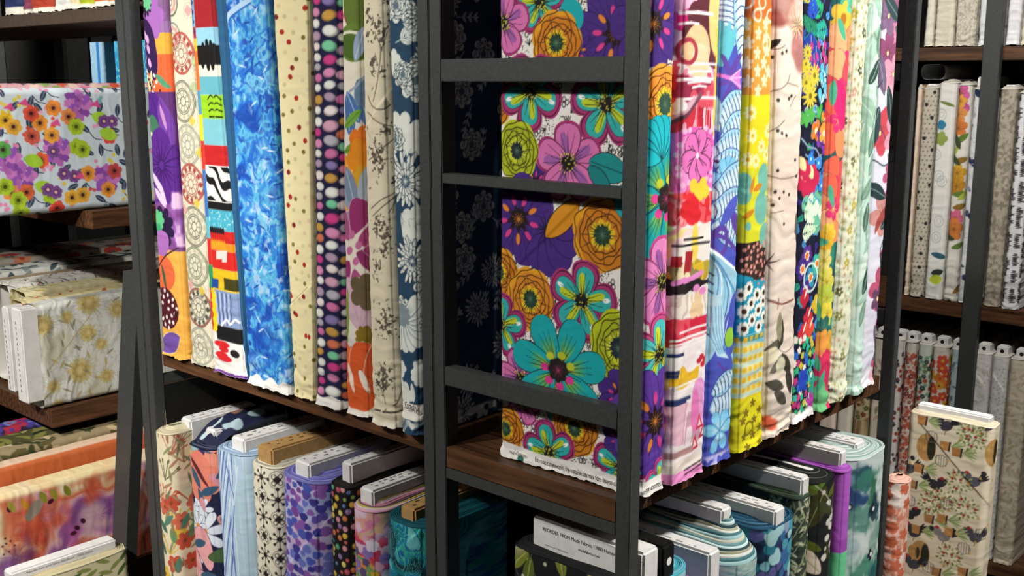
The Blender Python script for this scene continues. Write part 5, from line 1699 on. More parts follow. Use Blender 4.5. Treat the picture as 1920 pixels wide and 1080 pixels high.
def p_inkwash(cv):
    cv.fill('#cfd9d8')
    X, Z = cv.grid()
    m = cv.noise(10, 10, 5, 3)
    cv.mix(np.clip((m - .5) * 5, 0, 1) * .5, '#b4c6c2')
    for p, rx, rz, c in zip([(-.0369,.6935),(-.0415,.6801),(-.0735,.6505),(-.0530,.6097),(-.0886,.6840),(-.0004,.6683),(.0083,.6105),(.0162,.5571),(-.0229,.5194),(.0381,.4875),(-.0712,.5562),(.0491,.5670)], (.04, .05, .05, .05, .03, .02, .03, .025, .05, .04, .03, .02), (.022, .02, .028, .03, .018, .03, .03, .03, .03, .03, .02, .05),
                           ('#1f4a5c', '#3a7a6c', '#1f3f6a', '#5a8c80', '#7a94a8', '#2f6a4c', '#1c3a44', '#8aa89c', '#4a8a74', '#1f5a5a', '#a8c0c4', '#6a9a8c')):
        g = np.exp(-(((X - p[0]) / (rx * 1.3)) ** 2 + ((Z - p[1]) / (rz * 1.3)) ** 2))
        n = fbm(X * 34 + p[0] * 99, Z * 34 + p[1] * 77, 3, 3)
        cv.mix(np.clip((g * .9 + n - 1.02) * 7, 0, 1) * .9, c)
        cv.mix(np.clip((g * .9 + n - .86) * 4, 0, 1) * .35, c)
    for p in [(-.0899,.6940),(.0004,.6180),(-.0714,.6352),(.0020,.5312)]:
        cv.flo(*p, .012, 4, '#1a2430', .5)
        cv.ell(p[0] + .004, p[1], .005, .004, '#e4e6e4')

# left display
def p_gardenparty(cv):
    cv.fill('#c9d6dc')
    Nv, leafc = '#26304a', '#2c3a50'
    def bloom(x, z, R, c, c2='#3a1420'):
        cv.flo(x, z, R, 6, c, .22, rot=x * 90)
        cv.flo(x, z, R * .55, 7, hx(c) * .82, .3)
        cv.ell(x, z, R * .22, R * .22, c2)
    def hyd(x, z, R, c):
        for k in range(22):
            q, t = R * math.sqrt(k / 22), k * 2.4
            cv.flo(x + math.cos(t) * q, z + math.sin(t) * q, R * .28, 4, [c, '#b469b4', '#9a58b8', '#c87ac0'][k % 4], .3, rot=k)
    for i, p in enumerate(cv.pts(90, .026, 5, cv.t / 2 - .02, cv.s[-1], 0, .42)):
        cv.leaf(*p, cv.rng.uniform(0, 6), .026, .011, leafc, vein='#8fa0b0')
        if i % 3 == 0:
            cv.curve([p, (p[0] + .012, p[1] + .01), (p[0] + .016, p[1] + .026)], .0014, Nv)
    for i, p in enumerate(cv.pts(60, .03, 8, cv.t / 2 - .02, cv.s[-1], 0, .42)):
        for k in range(4):
            cv.ell(p[0] + cv.rng.uniform(-.011, .011), p[1] + cv.rng.uniform(-.011, .011), .004, .004, ['#e0c84a', '#e48ab0', '#d8504a', '#e4a0bc', '#78b4b8'][i % 5])
    for p in [(.0549,.2545),(.1931,.1264),(.1443,.2038),(.1551,.0985),(.2099,.3039)]:
        hyd(*p, .028, '#8a4aa4')
    for p, c in zip([(.0903,.1723),(.1152,.1941),(.0833,.1047),(.0960,.1191),(.0615,.2018),(.0711,.1558),(.0791,.2312),(.1218,.3165),(.1639,.1683),(.2324,.3058),(.2622,.1931),(.2230,.1029),(.2253,.1342),(.2431,.2260),(.2394,.2491),(.1963,.2640),(.1159,.1541),(.1944,.3230),(.1394,.0947)],
                    ('#e8963a', '#e8a03c', '#e4b82a', '#e0a83a', '#e48a3a', '#d8503a', '#e08a4a', '#e04a4a', '#e0603a', '#e8963a', '#dc4a3c', '#e8904a', '#d86a3a', '#e8b03a', '#e0a83a', '#e89a3a', '#d8604a', '#c04a4a', '#5aa04a')):
        bloom(*p, .017, c)
    for p in [(.0998,.2464),(.1408,.2455),(.2398,.1171),(.2118,.0935),(.2666,.1201),(.1467,.2564),(.2342,.1821)]:
        bloom(*p, .018, '#a8c42e', '#3a4a10')
    for p in [(.0770,.2813),(.2106,.1515),(.1569,.1348),(.1101,.2962)]:
        cv.leaf(*p, 1.2, .04, .026, '#a4d03a')
    for p in [(.1471,.1947),(.0907,.3070),(.0911,.3247),(.1932,.2131),(.2000,.2351),(.2297,.1935),(.2231,.1775)]:
        bloom(*p, .014, '#7a4a8c', '#e8b8a0')
    for p in [(.0580,.1152),(.0912,.2048),(.2007,.2464),(.0502,.1439),(.0555,.2922)]:
        cv.poly([(p[0] - .009, p[1] + .004), (p[0] + .007, p[1] + .010), (p[0] + .002, p[1] - .013)], '#d8508c')

def p_pinkgarden(cv):
    cv.fill('#c9a0a4')
    for i, p in enumerate(cv.pts(150, .02, 5, -cv.t, cv.t, 0, .5)):
        cv.flo(*p, .012, 5, ['#d87a9a', '#c8563a', '#8aa05a', '#e0c0b0', '#5a4a5a'][i % 5], .35)

def p_goldsmoke(cv):
    cv.fill('#d3d6d0')
    X, Z = cv.grid()
    m = cv.noise(60, 60, 4, 3)
    cv.mix(np.clip((.07 - np.abs(m - .5)) * 10, 0, 1) * .5, '#a39a78')
    cv.mix(np.clip((cv.noise(16, 16, 7, 2) - .55) * 5, 0, 1) * .5, '#b9b08a')
    for p, R in zip([(.0363,.1211),(.1917,.0885),(.0718,.0112),(.1080,.1143),(.0634,.1898),(.2173,.1517),(.2160,.0237),(.0627,.0672),(.2619,.0324),(.1388,.1444),(.0144,-.0079)], (.040, .042, .035, .030, .030, .025, .022, .022, .02, .022, .02)):
        cv.rays(*p, R * .2, R * 1.35, 26, .0022, '#8c8464', 0, 1, .5)
        cv.flo(*p, R * .75, 11, '#c3b57c', .3, a=.6)
        cv.flo(*p, R * .45, 9, '#b39a5a', .3, a=.85)
        cv.ell(*p, R * .25, R * .25, '#cdbd86', a=.8, soft=.008)
    for i, p in enumerate(cv.pts(60, .022, 9, cv.t / 2, cv.s[-1], 0, .4)):
        cv.leaf(*p, cv.rng.uniform(0, 6), .024, .006, ['#9a9274', '#b4a468', '#8a866c'][i % 3], .6)
    cv.line([(.1737,.0174),(.1250,.0684),(.0656,.1240),(.0140,.1565)], .0028, '#b4a878')

def spread(cv, bg, cols, n=90, R=.012, gap=.018, kind=0, seed=4, s0=None, s1=None, z1=.6):
    # all-over scatter print: 0 flowers, 1 leaves, 2 strokes, 3 dots
    cv.fill(bg)
    s0 = -cv.t if s0 is None else s0
    for i, p in enumerate(cv.pts(n, gap, seed, s0, cv.t if s1 is None else s1, 0, min(z1, cv.h))):
        c = cols[i % len(cols)]
        q = R * (.7 + .5 * cv.rng.rand())
        if kind == 0:
            cv.flo(*p, q, 5, c, .35, rot=i)
            cv.ell(*p, q * .25, q * .25, cols[(i + 1) % len(cols)])
        elif kind == 1:
            cv.leaf(*p, cv.rng.uniform(0, 6.2), q * 2.2, q * .8, c)
        elif kind == 2:
            cv.line([p, (p[0] + cv.rng.uniform(-q, q) * 2, p[1] + cv.rng.uniform(-q, q) * 2)], q * .22, c)
        else:
            cv.ell(*p, q * .5, q * .5, c)

def p_orangewash(cv):
    marble(cv, ['#e8d8ba', '#e6caa6', '#e2ae84', '#dc8a62', '#d2664c', '#d88a74', '#dcb0b0', '#cf9ab4', '#a466a0', '#8a5490'], 9, 9, 1.6, 5, 2)
    X, Z = cv.grid()
    a = cv.t / 2
    cv.mix(np.clip((a + .012 - X) * 90, 0, 1) * .85, '#ded2a0')
    for p, rx, rz, c in zip([(.0910,.1191),(.1048,.1635),(.1391,.1039),(.1568,.1944),(.1626,.0687),(.0668,.2373),(.1259,.2510),(.2063,.1787),(.1931,.0552)], (.05, .04, .05, .03, .05, .04, .04, .04, .05), (.035, .03, .04, .03, .04, .03, .05, .03, .04), ('#c4482c', '#d0543a', '#b8442f', '#b45aa0', '#6a3a78', '#c8583c', '#d8b8b8', '#d8844a', '#8a5a98')):
        for k in range(9):
            cv.ell(p[0] + cv.rng.uniform(-.7, .7) * rx, p[1] + cv.rng.uniform(-.7, .7) * rz, rx * cv.rng.uniform(.2, .5), rz * cv.rng.uniform(.2, .5), c, cv.rng.uniform(0, 3), .4, .012)
        cv.rays(*p, .004, rx, 10, .003, c, 0, 1, .4)
    cv.poly([(.0825,.0920),(.0540,.1133),(.0535,.1391),(.0812,.1255),(.0973,.1018)], '#93897a')
    for p, q in zip([(.1295,.2156),(.1409,.2016),(.1501,.1926),(.0565,.0638),(.0649,.1495)], (.6, .9, 1.6, .3, 2)):
        cv.ell(*p, .007, .005, '#43142a', q)
    for i, p in enumerate([(.1159,.0511),(.1250,.0611),(.1310,.0444),(.1469,.0570),(.1490,.0460),(.1369,.0687),(.1279,.0522)]):
        cv.ell(*p, .0022, .0022, '#5a2030')
    for k in range(7):
        cv.line([(a + .07 + k * .001, .40 - k * .006), (a + .10, .405 - k * .006)], .002, '#e6d8b4')
    for i, p in enumerate([(.0377,.1292),(.0391,.0632),(.0413,.0901),(.0384,.1805),(.0384,.1517)]):
        cv.leaf(*p, .4, .03, .013, ['#8a8a2c', '#a8a03a', '#c88a2c'][i % 3])

def p_scarletgarden(cv):
    cv.fill('#d8d0a8')
    a = cv.t / 2
    for i, p in enumerate(cv.pts(120, .020, 6, a - .02, cv.s[-1], cv.h - .18, cv.h)):
        cv.leaf(*p, cv.rng.uniform(-.6, .9), .032, .009, ['#6a7a34', '#8a9450', '#4f6a3a'][i % 3])
    for i, p in enumerate([(.3800,.8229),(.4641,.8605),(.4876,.8478),(.4243,.8219),(.4754,.8823),(.3389,.7944)]):
        cv.flo(*p, .017, 5, ['#c8503c', '#d0604a', '#d88a6a'][i % 3], .25)
        cv.ell(*p, .006, .006, '#d8a08a')

# wall prints
def p_plain(bg, dk=None, f=200, k=.3, seed=3, fz=None):
    def go(cv):
        cv.fill(bg)
        if dk:
            cv.mix(np.clip((cv.noise(f, fz or f, seed, 2) - .45) * 5, 0, 1) * k, dk)
    return go

def p_scatter(*a, **k):
    return lambda cv: spread(cv, *a, **k)

def p_birds(cv):
    cv.fill('#d8d9dc')
    for i, p in enumerate([(-.0242,.6282),(-.0174,.4257),(-.0114,.2694),(-.0028,.0787),(-.0116,.5262),(-.0101,.5644),(-.0129,.3480),(.0023,.3490),(-.0145,.1897),(-.0028,.1590),(-.0052,.1106),(-.0185,.5948),(-.0162,.4876)]):
        if i < 4:
            cv.leaf(*p, -.5, .045, .020, '#22304e')
            cv.leaf(p[0] + .012, p[1] + .004, -.9, .04, .010, '#22304e')
            cv.ell(*p, .008, .009, '#2a3a5a')
        else:
            cv.leaf(*p, cv.rng.uniform(0, 6), .018, .008, ['#6a7488', '#3a4458', '#a4a8b0'][i % 3])
    for p in cv.pts(30, .03, 4, -cv.t / 2, cv.t / 2):
        cv.ring(*p, .006, .006, .0018, '#a8abb4')

def p_whitebirds(cv):
    cv.fill('#d9d9d3')
    for i, p in enumerate([(-.0121,.5548),(-.0065,.3741),(.0041,.3588),(-.0191,.4368),(.0035,.2388),(-.0009,.1899),(-.0159,.5000)]):
        cv.ring(*p, .014, .016, .002, '#a9a9a8')
        cv.ring(*p, .007, .008, .002, '#b4b4b4')
    cv.leaf(-.0197,.5935, -.3, .05, .010, '#6a7a3a')
    cv.leaf(-.0254,.5216, .2, .03, .028, '#2f7a9c')
    cv.flo(-.0100,.4845, .022, 5, '#8a9a4a', .3)
    cv.leaf(-.0133,.1398, -.2, .05, .018, '#2c5a6a')
    cv.leaf(-.0089,.0796, .2, .04, .02, '#2a3430')
    cv.leaf(-.0122,.0578, .2, .04, .03, '#b4c43a')
    cv.curve([(-.0296,.5778),(-.0370,.5276),(-.0297,.5152)], .002, '#6a7a54')

def p_goldfloral(cv):
    cv.fill('#d9d6cc')
    for p, R, c in zip([(-.0129,.6173),(-.0099,.5790),(-.0158,.5558),(-.0098,.5173),(-.0027,.3851),(-.0028,.3458),(-.0003,.2508),(-.0010,.2188),(-.0111,.5943)], (.03, .03, .03, .028, .03, .03, .03, .035, .02), ('#c85a94', '#b8508c', '#d08a4a', '#c8743a', '#c89a2c', '#b8842a', '#d0648a', '#c8783a', '#d8a03a')):
        cv.flo(*p, R, 5, c, .35, rot=p[1] * 30)
        cv.rays(*p, 0, R * .7, 9, .002, '#8a5a24')
    for i, (p, q) in enumerate(zip([(-.0170,.4704),(-.0056,.4631),(-.0206,.4155),(.0032,.4089),(-.0135,.3213),(.0033,.3067),(-.0105,.2818),(.0046,.1873),(-.0045,.1622),(.0162,.0350),(.0090,.0259),(-.0004,.4555)], (.7, -2.2, .3, 2.4, .1, .6, .2, 2.9, .3, .3, .5, 2.0))):
        cv.leaf(*p, q, .05, .018, ['#5a7a34', '#a8b44a', '#8a6a2c', '#3f4a2c'][i % 4])

def p_handwriting(cv):
    cv.fill('#d6d6da')
    # lines of pen script running up the cloth
    r = np.random.RandomState(4)
    for col in (-.022, .004, .028):
        z = .02
        while z < cv.h - .02:
            L = r.uniform(.03, .06)
            pts, q = [], z
            while q < z + L:
                pts += [(col - .004, q), (col + r.choice([.006, .006, .012]), q + .003), (col - .003, q + .005)]
                q += .006
            cv.curve(pts, .0022, '#26262a', n=3)
            z += L + .018

def p_dotsgrey(cv):
    cv.fill('#b9b2a2')
    st = .0135
    for j in range(int(cv.h / st)):
        for i in range(-3, 4):
            cv.ell(i * st + (st / 2 if j % 2 else 0), j * st, .0022, .0022, '#5a544c')
    for p in cv.pts(26, .04, 4, -cv.t / 2, cv.t / 2):
        cv.ell(*p, .0055, .0055, '#24221f')

def p_chicken(cv):
    cv.fill('#ddd2b8')
    a = cv.t / 2
    s0, s1 = -cv.w - a, -a + .03
    for i, p in enumerate([(-.1756,.5851),(-.1713,.3078),(-.0139,.6033),(-.1902,.3091)]):
        q = .024 if i < 3 else .012
        cv.ell(*p, q, q * 1.45, '#b98e54')
        cv.ell(p[0] + .012, p[1], q * .42, q * 1.25, '#2c2c20')
        for k in range(4):
            cv.line([(p[0] - q * .7 + k * .006, p[1] - q), (p[0] - q * .7 + k * .006, p[1] + q)], .001, '#9a7440')
    def hen(x, z, c, f):
        cv.ell(x, z, .016, .012, c, .5 * f)
        cv.leaf(x - f * .004, z - .002, PI / 2 + f * .9, .034, .018, c)
        cv.ell(x - f * .013, z + .013, .0065, .0075, c)
        cv.ell(x - f * .018, z + .020, .005, .004, '#a82c34')
        for k in range(4):
            cv.leaf(x + f * .008, z + .004, PI / 2 - f * (.5 + .25 * k), .030, .006, '#26242a')
        cv.line([(x, z - .01), (x - .003, z - .022)], .0016, '#8a5a3a')
    def pot(x, z, c):
        cv.poly([(x - .011, z - .010), (x + .009, z - .010), (x + .011, z + .012), (x - .013, z + .012)], c)
        cv.poly([(x + .007, z - .011), (x + .011, z - .011), (x + .013, z + .013), (x + .009, z + .013)], '#2a2622')
        for k in range(6):
            cv.leaf(x + .014, z + .002, -.5 + k * .25, .034, .005, ['#a9b884', '#8a9a64'][k % 2])
    def bush(x, z, berries=True):
        for k in range(30):
            t, q = k * 2.4, .028 * math.sqrt(k / 30)
            p = (x + math.cos(t) * q, z + math.sin(t) * q * .9)
            cv.leaf(*p, t, .010, .005, ['#8a9a54', '#6a7a3a', '#a4ac74'][k % 3])
            if berries and k % 3 == 0:
                cv.ell(*p, .0034, .0034, '#a8323a' if k % 2 else '#e4dcc4')
    def cage(x, z):
        for k in range(5):
            cv.line([(x - .012 + k * .006, z - .012), (x - .012 + k * .006, z + .012)], .0012, '#6a6664')
        cv.ring(x, z, .015, .014, .0014, '#6a6664')
    for p, c, f in zip([(-.0419,.3886),(-.1494,.4956),(-.1166,.3692),(-.0566,.5264),(-.2133,.5208),(-.2077,.4032),(-.1314,.6492),(-.0363,.6701),(-.0489,.7065),(-.1851,.2750),(-.1884,.3593)], ('#4a4a54', '#33323a', '#8c8886', '#5a5a66', '#55555e', '#2c2b30', '#3c3a44', '#303038', '#22222a', '#44444c', '#3a3a42'), (1, -1, 1, 1, 1, -1, 1, 1, -1, 1, 1)):
        hen(*p, c, f)
    for p, c in zip([(-.1301,.5984),(-.1014,.5890),(-.1898,.5267),(-.2025,.4818),(-.1558,.4038),(-.1238,.4129),(-.1048,.3838),(-.1850,.3674),(-.1895,.6500),(-.1289,.2716),(-.0658,.2918)], ('#b4824c', '#b07a44', '#b4824c', '#b08050', '#a87a4a', '#b4824c', '#b8864e', '#b4824c', '#b07a44', '#a87a4a', '#b4824c')):
        pot(*p, c)
    for p in [(-.1549,.4458),(-.0721,.4548),(-.0747,.6458),(-.0934,.5169),(-.1002,.3227),(-.0673,.6303),(-.1299,.4595)]:
        bush(*p)
    for p in [(-.1374,.5601),(-.2075,.4385),(-.1167,.4562),(-.0680,.3534),(-.1492,.2792),(-.0303,.3989),(-.1647,.6148)]:
        cage(*p)
    for p in cv.pts(50, .03, 5, s0, s1, 0, cv.h):
        cv.poly([(p[0] - .004, p[1] - .004), (p[0] + .005, p[1] - .003), (p[0], p[1] + .006)], '#c8a45a', .8)
    for p in [(-.2074,.5500),(-.1476,.3824),(-.1698,.2869),(-.0364,.5516)]:
        cv.ell(*p, .006, .006, '#2c2c30')

def p_ruffle(cv):
    cv.fill('#dcb4a4')
    X, Z = cv.grid()
    n = cv.noise(40, 20, 4, 3)
    cv.mix(np.clip(np.sin(n * 40) * 2 - .6, 0, 1) * .8, '#c8705a')
    cv.mix(np.clip((cv.noise(30, 30, 8, 2) - .55) * 8, 0, 1), '#e6d8d0')
    for p in cv.pts(40, .03, 3, -cv.t, cv.t):
        cv.flo(*p, .016, 5, '#c86a4c', .35, a=.8)

def p_bluebright(cv):
    marble(cv, ['#5ac8ec', '#2fa8e0', '#8adcf0', '#1f90d4'], 20, 20, 2, 4)

def p_bluewhite(cv):
    cv.fill('#a8d4f0')
    cv.band(-1, 9, '#3a8ad8', .005, .03)

# ------------------------------------------------------------------ upper left shelf
def V(key, *ys):
    return ys
G = 'bolts standing on the upper left shelf'
up = (0, .69)
bolt('L1', 'purple and orange bolt with butterfly and tulips at the shelf end', G, p_butterfly, up, 1, .045, seed=1)
bolt('L2', 'cream bolt with grey and red wheel medallions', G, p_medallion, up, 1, .045, r=.02, fold=([(.0065,.5237),(.0750,.6102)]))
bolt('L3', 'bolt of bright patches with zebra stripes and a black tuft', G, p_patches, up, 1, .03, r=.016)
bolt('L4', 'narrow plain dark blue bolt set back beside the patch print', G, p_solidteal, up, 1, .03, flare=False)
bolt('L5', 'wide blue marbled bolt with a white cut edge', G, p_bluemarble, up, 1, .025, r=.010)
bolt('L6', 'cream bolt with scattered red and olive dots', G, p_creamdots, up, 1, .03, r=.006, fold=([(-.0397,.1547),(.0251,.1938)]))
bolt('L7', 'navy bolt covered in pastel ovals', G, p_ovals, up, 1, .025, r=.018)
bolt('L8', 'cream bolt of painted leaves, plum petals and an orange tulip', G, p_vegetal, up, 1, .025, r=.018)
bolt('L9', 'beige bolt with fine dark ink botanical sprays', G, p_toile, up, 1, .025, r=.02, wr=1.4, fold=([(-.0138,.4627),(.0371,.5174)]))
_, c10 = bolt('L10', 'navy bolt with white chrysanthemums touching the ladder post', G, p_navyflower, up, 1, .215, r=.016)

lettering('selvage_lettering', 'Sandala', .016, c10, (-.007, -.0045, .043), (PI / 2, 0, 0), M_INK, .72, shear=.45)

# ------------------------------------------------------------------ upper right shelf
G = 'bolts standing on the upper right shelf'
root, cloth = bolt('R1', 'wide bolt of huge orange, teal and purple flowers behind the ladder', G, p_bigfloral, up, -1, .240, ds=.00115, dz=.0013, r=.014, wr=.7, free=True, fold=([(-.1171,.3795),(-.2708,.2456)]), seed=11)
t_ = lettering('selvage_lettering', "I'm not timework  by natalie barnes for  beyond the", .0105, cloth, (-B['R1'][2] / 2 - .0021, .178, .0085), (PI / 2, 0, -PI / 2), M_INK, 1)
t_.scale = (.150 / max(v.co.x for v in t_.data.vertices), 1, 1)
lettering('selvage_lettering', 'windham', .0095, cloth, (-B['R1'][2] / 2 - .0021, .226, .0095), (PI / 2, 0, -PI / 2), M_GREYINK, .9)
lettering('selvage_lettering', 'MY COTTON', .008, cloth, (-.021, -.0025, .008), (PI / 2, 0, 0), M_INK, .9)
bolt('R2', 'pink and red abstract paint bolt with an inked flower', G, p_pinkabstract, up, -1, .03, r=.016, fold=([(-.0737,.4647),(-.0036,.5098)]))
bolt('R3', 'blue and violet scrolling leaf bolt with a pink trumpet flower', G, p_bluescroll, up, -1, .03, r=.018, fold=([(-.0450,.3116),(.0482,.2543)]))
bolt('R4', 'orange and yellow patchwork bolt of stars, pears and daisies', G, p_yellowpatch, up, -1, .03, r=.014, wr=1.3)
bolt('R5', 'blush cream bolt with faded roses and dark leaves', G, p_blush, up, -1, .03, r=.02, wr=2.0)
bolt('R6', 'dark navy bolt crowded with tiny bright garden flowers', G, p_darkgarden, up, -1, .03, r=.016)
bolt('R7', 'deep teal bolt with coral and yellow blooms', G, p_tealgarden, up, -1, .03, r=.02)
bolt('R8', 'pale cream bolt with tiny sage and brown blossoms', G, p_tinyfloral, up, -1, .03, r=.02, wr=2.0)
bolt('R9', 'mint bolt with soft green leaves', G, p_mint, up, -1, .03, r=.016, wr=1.5)
bolt('R10', 'lilac bolt with pink and crimson flowers beside the far post', G, p_lilacfloral, up, -1, .03, r=.016)

# ------------------------------------------------------------------ lower left shelf
G = 'bolts standing on the lower left shelf'
def low(key, label, prn, **k):
    h = B[key][4]
    k.setdefault('vis', (h - .33, h))
    k.setdefault('side', 1)
    k.setdefault('sw', .05)
    k.setdefault('flare', False)
    return bolt(key, label, G, prn, **k)
low('LL1', 'cream botanical bolt with rust and yellow flowers at the low shelf end', p_botanical, layers=['#d9cfb0', '#c9bd98'], r=.022, board=(M_WHITE, .036, .022, {'y0': .05, 'x': .012}))
root, _ = low('LL2', 'dark navy bolt with daisies and pink petals, cloth draped over its board', p_navybig, layers=['#191d3a', '#a9c0c4', '#2a2c4a'], r=.03, board=(M_WHITE, .034, .030, {'y0': .03}))
# the loose end of its cloth, thrown back over the board
u_, v_ = np.linspace(0, 1, 70), np.linspace(-1, 1, 46)
fl = Cv(v_ * .06, u_ * .20, .09, .2, .2, .0024)
fl.fill('#1b1f3c')
for q_, an_, c_ in (((-.03, .01), 1.2, '#a9c0c4'), ((.01, .05), .5, '#9fb6be'), ((-.01, .09), 2.4, '#8c6a5a'), ((.03, .11), 1.9, '#a4bcc2'), ((-.03, .13), .9, '#2e2454'), ((.0, .15), 1.3, '#8fa8b2')):
    fl.petal(*q_, an_, .055, .034, c_, '#10142c', .0012, tip=.5)
U_, V_ = u_[:, None] + 0 * v_[None], v_[None] + 0 * u_[:, None]
hh = B['LL2'][4]
Z_ = hh + .004 + .042 * np.clip(np.sin(np.minimum(U_ * 2.2, 1) * PI / 2), 0, 1) - .012 * V_ ** 2 + .004 * np.sin(V_ * 7 + U_ * 9)
grid_mesh('turned_back_end', np.stack([V_ * (.043 - .004 * U_), .012 + U_ * .17, Z_], -1), fl.img, root, MF)
low('LL3', 'light blue striped bolt with a white board', p_bluestripe, layers=['#a9c2da', '#5f74b0', '#c9dbe6'], r=.03, board=(M_WHITE, .042, .028, {'x': .012}))
low('LL4', 'cream and black tile print bolt on a brown cardboard board', p_geoblack, layers=['#dcd7c2', '#3a3836'], r=.024, board=(M_KRAFT, .046, .034, {'y0': .008}))
low('LL5', 'violet and blue brushstroke bolt with a white board', p_purplebrush, layers=['#7a7ac8', '#c9c4e2', '#4a4aa0'], r=.045, board=(M_WHITE, .042, .030), fold=([(-.0584,.4884),(.0670,.6208)]))
low('LL6', 'black bolt with small multicoloured dots', p_blackdots, layers=['#171518', '#5a2a2c', '#2a3a34'], r=.02, board=(M_WHITE, .026, .040, {'x': .006}))
low('LL7', 'rolled bolt of pink, red and yellow blooms', p_pinkroll, layers=['#d8a0b8', '#e0d0d8', '#c8b04a', '#6a5a6a', '#d88aa0'], r=.038, striped=True, rise=.02, board=(M_WHITE, .034, .034))
low('LL8', 'teal green swirl bolt beside the ladder post', p_tealmarble, layers=['#06505c', '#0a7078', '#0a3a48'], r=.048, board=(M_KRAFT, .034, .024), fold=([(-.0585,.5872),(.0473,.6872)]))

# ------------------------------------------------------------------ lower right shelf
G = 'bolts standing on the lower right shelf'
def lowr(key, label, prn, **k):
    k.setdefault('side', -1)
    return low(key, label, prn, **k)
root, cl = lowr('RL0', 'dark leaf print bolt with a broad white printed board behind the ladder', p_darkleaf, sw=.22, r=.02, layers=['#16181a', '#2a2e28'], board=(M_WHITE, .036, .050, {'dashes': False, 'y0': .0, 'y1': .192}))
bd = [c for c in root.children if c.name.startswith('board')][0]
for z_, s_, y_, body, m_ in ((.027, .0078, .172, 'REORDER FROM Moda Fabrics 13800 Hutton Drive Dallas, TX', M_INK), (.016, .0062, .108, 'modafabrics.com', M_INK), (.006, .0035, .168, 'made in the usa of recycled board', M_GREYINK)):
    lettering('board_lettering', body, s_, bd, (-.0184, y_, B['RL0'][4] + z_ + .006), (PI / 2, 0, -PI / 2), m_, .86)
root, cl = lowr('RL1', 'teal rolled bolt on a black boxed board with white mark', p_tealroll, sw=.06, r=.036, layers=['#4ab0c0', '#c8c4e0', '#1f6a7c', '#3a9ab0'], board=(M_BLACKB, .030, .050, {'x': -.022, 'y0': .004, 'dot': True, 'dashes': False}))
bd = [c for c in root.children if c.name.startswith('board')][0]
for k_, body in enumerate(('robert kaufman', 'fine fabrics')):
    lettering('board_lettering', body, .0085, bd, (-.0374, .072, B['RL1'][4] + .038 - k_ * .009), (PI / 2, 0, -PI / 2), M_LABEL, 1)
lowr('RL2', 'lilac bolt with a tall white board standing proud', p_lilac, sw=.08, r=.03, layers=['#c89ad8', '#5a3a6a', '#d8b4e0'], board=(M_WHITE, .030, .056, {'x': .010, 'y0': .004, 'pale': True}))
lowr('RL3', 'fat striped roll of misty grey and aqua cloth, wound loosely', p_mistwash, sw=.20, r=.046, layers=['#a8d0d4', '#4a7a80', '#dfe4dc', '#a4a48c', '#2a4448', '#c4dede', '#6a9498', '#d8d8c4'], board=(M_WHITE, .028, .072, {'y0': .045, 'dot': True, 'dashes': False}), rise=.055, striped=True, vis=(B['RL3'][4] - .36, B['RL3'][4]))
lowr('RL4', 'midnight blue bolt dappled with aqua spots', p_bokeh, r=.04, layers=['#1c4a66', '#3a7a9c', '#12203a', '#8ac0d0'], board=(M_WHITE, .032, .028, {'x': -.012, 'y0': .002, 'pale': True}))
lowr('RL5', 'mossy dark green bolt with fine pale twigs', p_darkbranch, r=.02, layers=['#2a3a2e', '#6a7a5a'], board=(M_WHITE, .026, .034, {'y0': .004, 'pale': True}))
lowr('RL6', 'black bolt with olive leaves and white berries, rolled edges showing', p_nightbotanic, r=.034, layers=['#141616', '#2a2c2c', '#0e1010', '#c9c9c4', '#1a1c1c'], board=(M_WHITE, .024, .010, {'y0': .03}))
lowr('RL7', 'narrow orchid purple bolt with a mint green lower half', p_ribbon, r=.016, layers=['#b05cc4', '#7a3a8c'], board=(M_WHITE, .026, .034, {'y0': .012}))
lowr('RL8', 'white bolt with teal and green ink clouds at the far post', p_inkwash, r=.05, layers=['#cfdcd8', '#8ab4ac', '#3a6a64', '#d8e2e0', '#5a8a84'], board=(M_WHITE, .038, .016, {'y0': .03}))

# ------------------------------------------------------------------ wall shelving, three rows
W_ = dict(ds=.0022, dz=.0026, side=0, wr=1.2)
G = 'white bolts on the top wall shelf'
for key, label, prn in (('WA1', 'cream bolt nearest the unit post on the top wall shelf', p_plain('#d6d2c2', '#b9b49e', 150)),
                        ('WA2', 'ribbed ivory bolt on the top wall shelf', p_plain('#d3ccba', '#bdb5a0', 60, .4, 5, 400)),
                        ('WA3', 'grey speckled linen bolt on the top wall shelf', p_plain('#cbc4b4', '#8f897c', 260, .6)),
                        ('WA4', 'smooth bluish white bolt on the top wall shelf', p_plain('#d3d8dc')),
                        ('WA5', 'white bolt with a frayed hem on the top wall shelf', p_plain('#dadade', '#c4c4cc', 90)),
                        ('WA6', 'warm cream bolt at the end of the top wall shelf', p_plain('#d8d0b8', '#c4ba9c', 90))):
    bolt(key, label, G, prn, vis=(0, .2), **W_)
G = 'pale bolts on the middle wall shelf'
for key, label, prn, bd in (('WB1', 'thin peach cream bolt on the middle wall shelf', p_plain('#dcc9b4', '#c9a894', 60), (M_KRAFT, .016, .012)),
                            ('WB2', 'taupe bolt with small black dots on the middle wall shelf', p_dotsgrey, (M_WHITE, .03, .014)),
                            ('WB3', 'white bolt with grey rings and a small blue bird', p_whitebirds, (M_KRAFT, .03, .008)),
                            ('WB4', 'white bolt with gold and pink blooms on the middle wall shelf', p_goldfloral, (M_KRAFT, .03, .008)),
                            ('WB5', 'white bolt with dark blue birds beside the wall post', p_birds, (M_WHITE, .03, .035)),
                            ('WB6', 'grey linen weave bolt on the middle wall shelf', p_plain('#a9a090', '#7a7264', 120, .8), (M_WHITE, .03, .012)),
                            ('WB7', 'white bolt written over in black pen script', p_handwriting, (M_WHITE, .03, .02))):
    bolt(key, label, G, prn, board=(*bd, {'dashes': False}), layers=['#d0ccc0', '#b8b4a8'], r=.014, **W_)
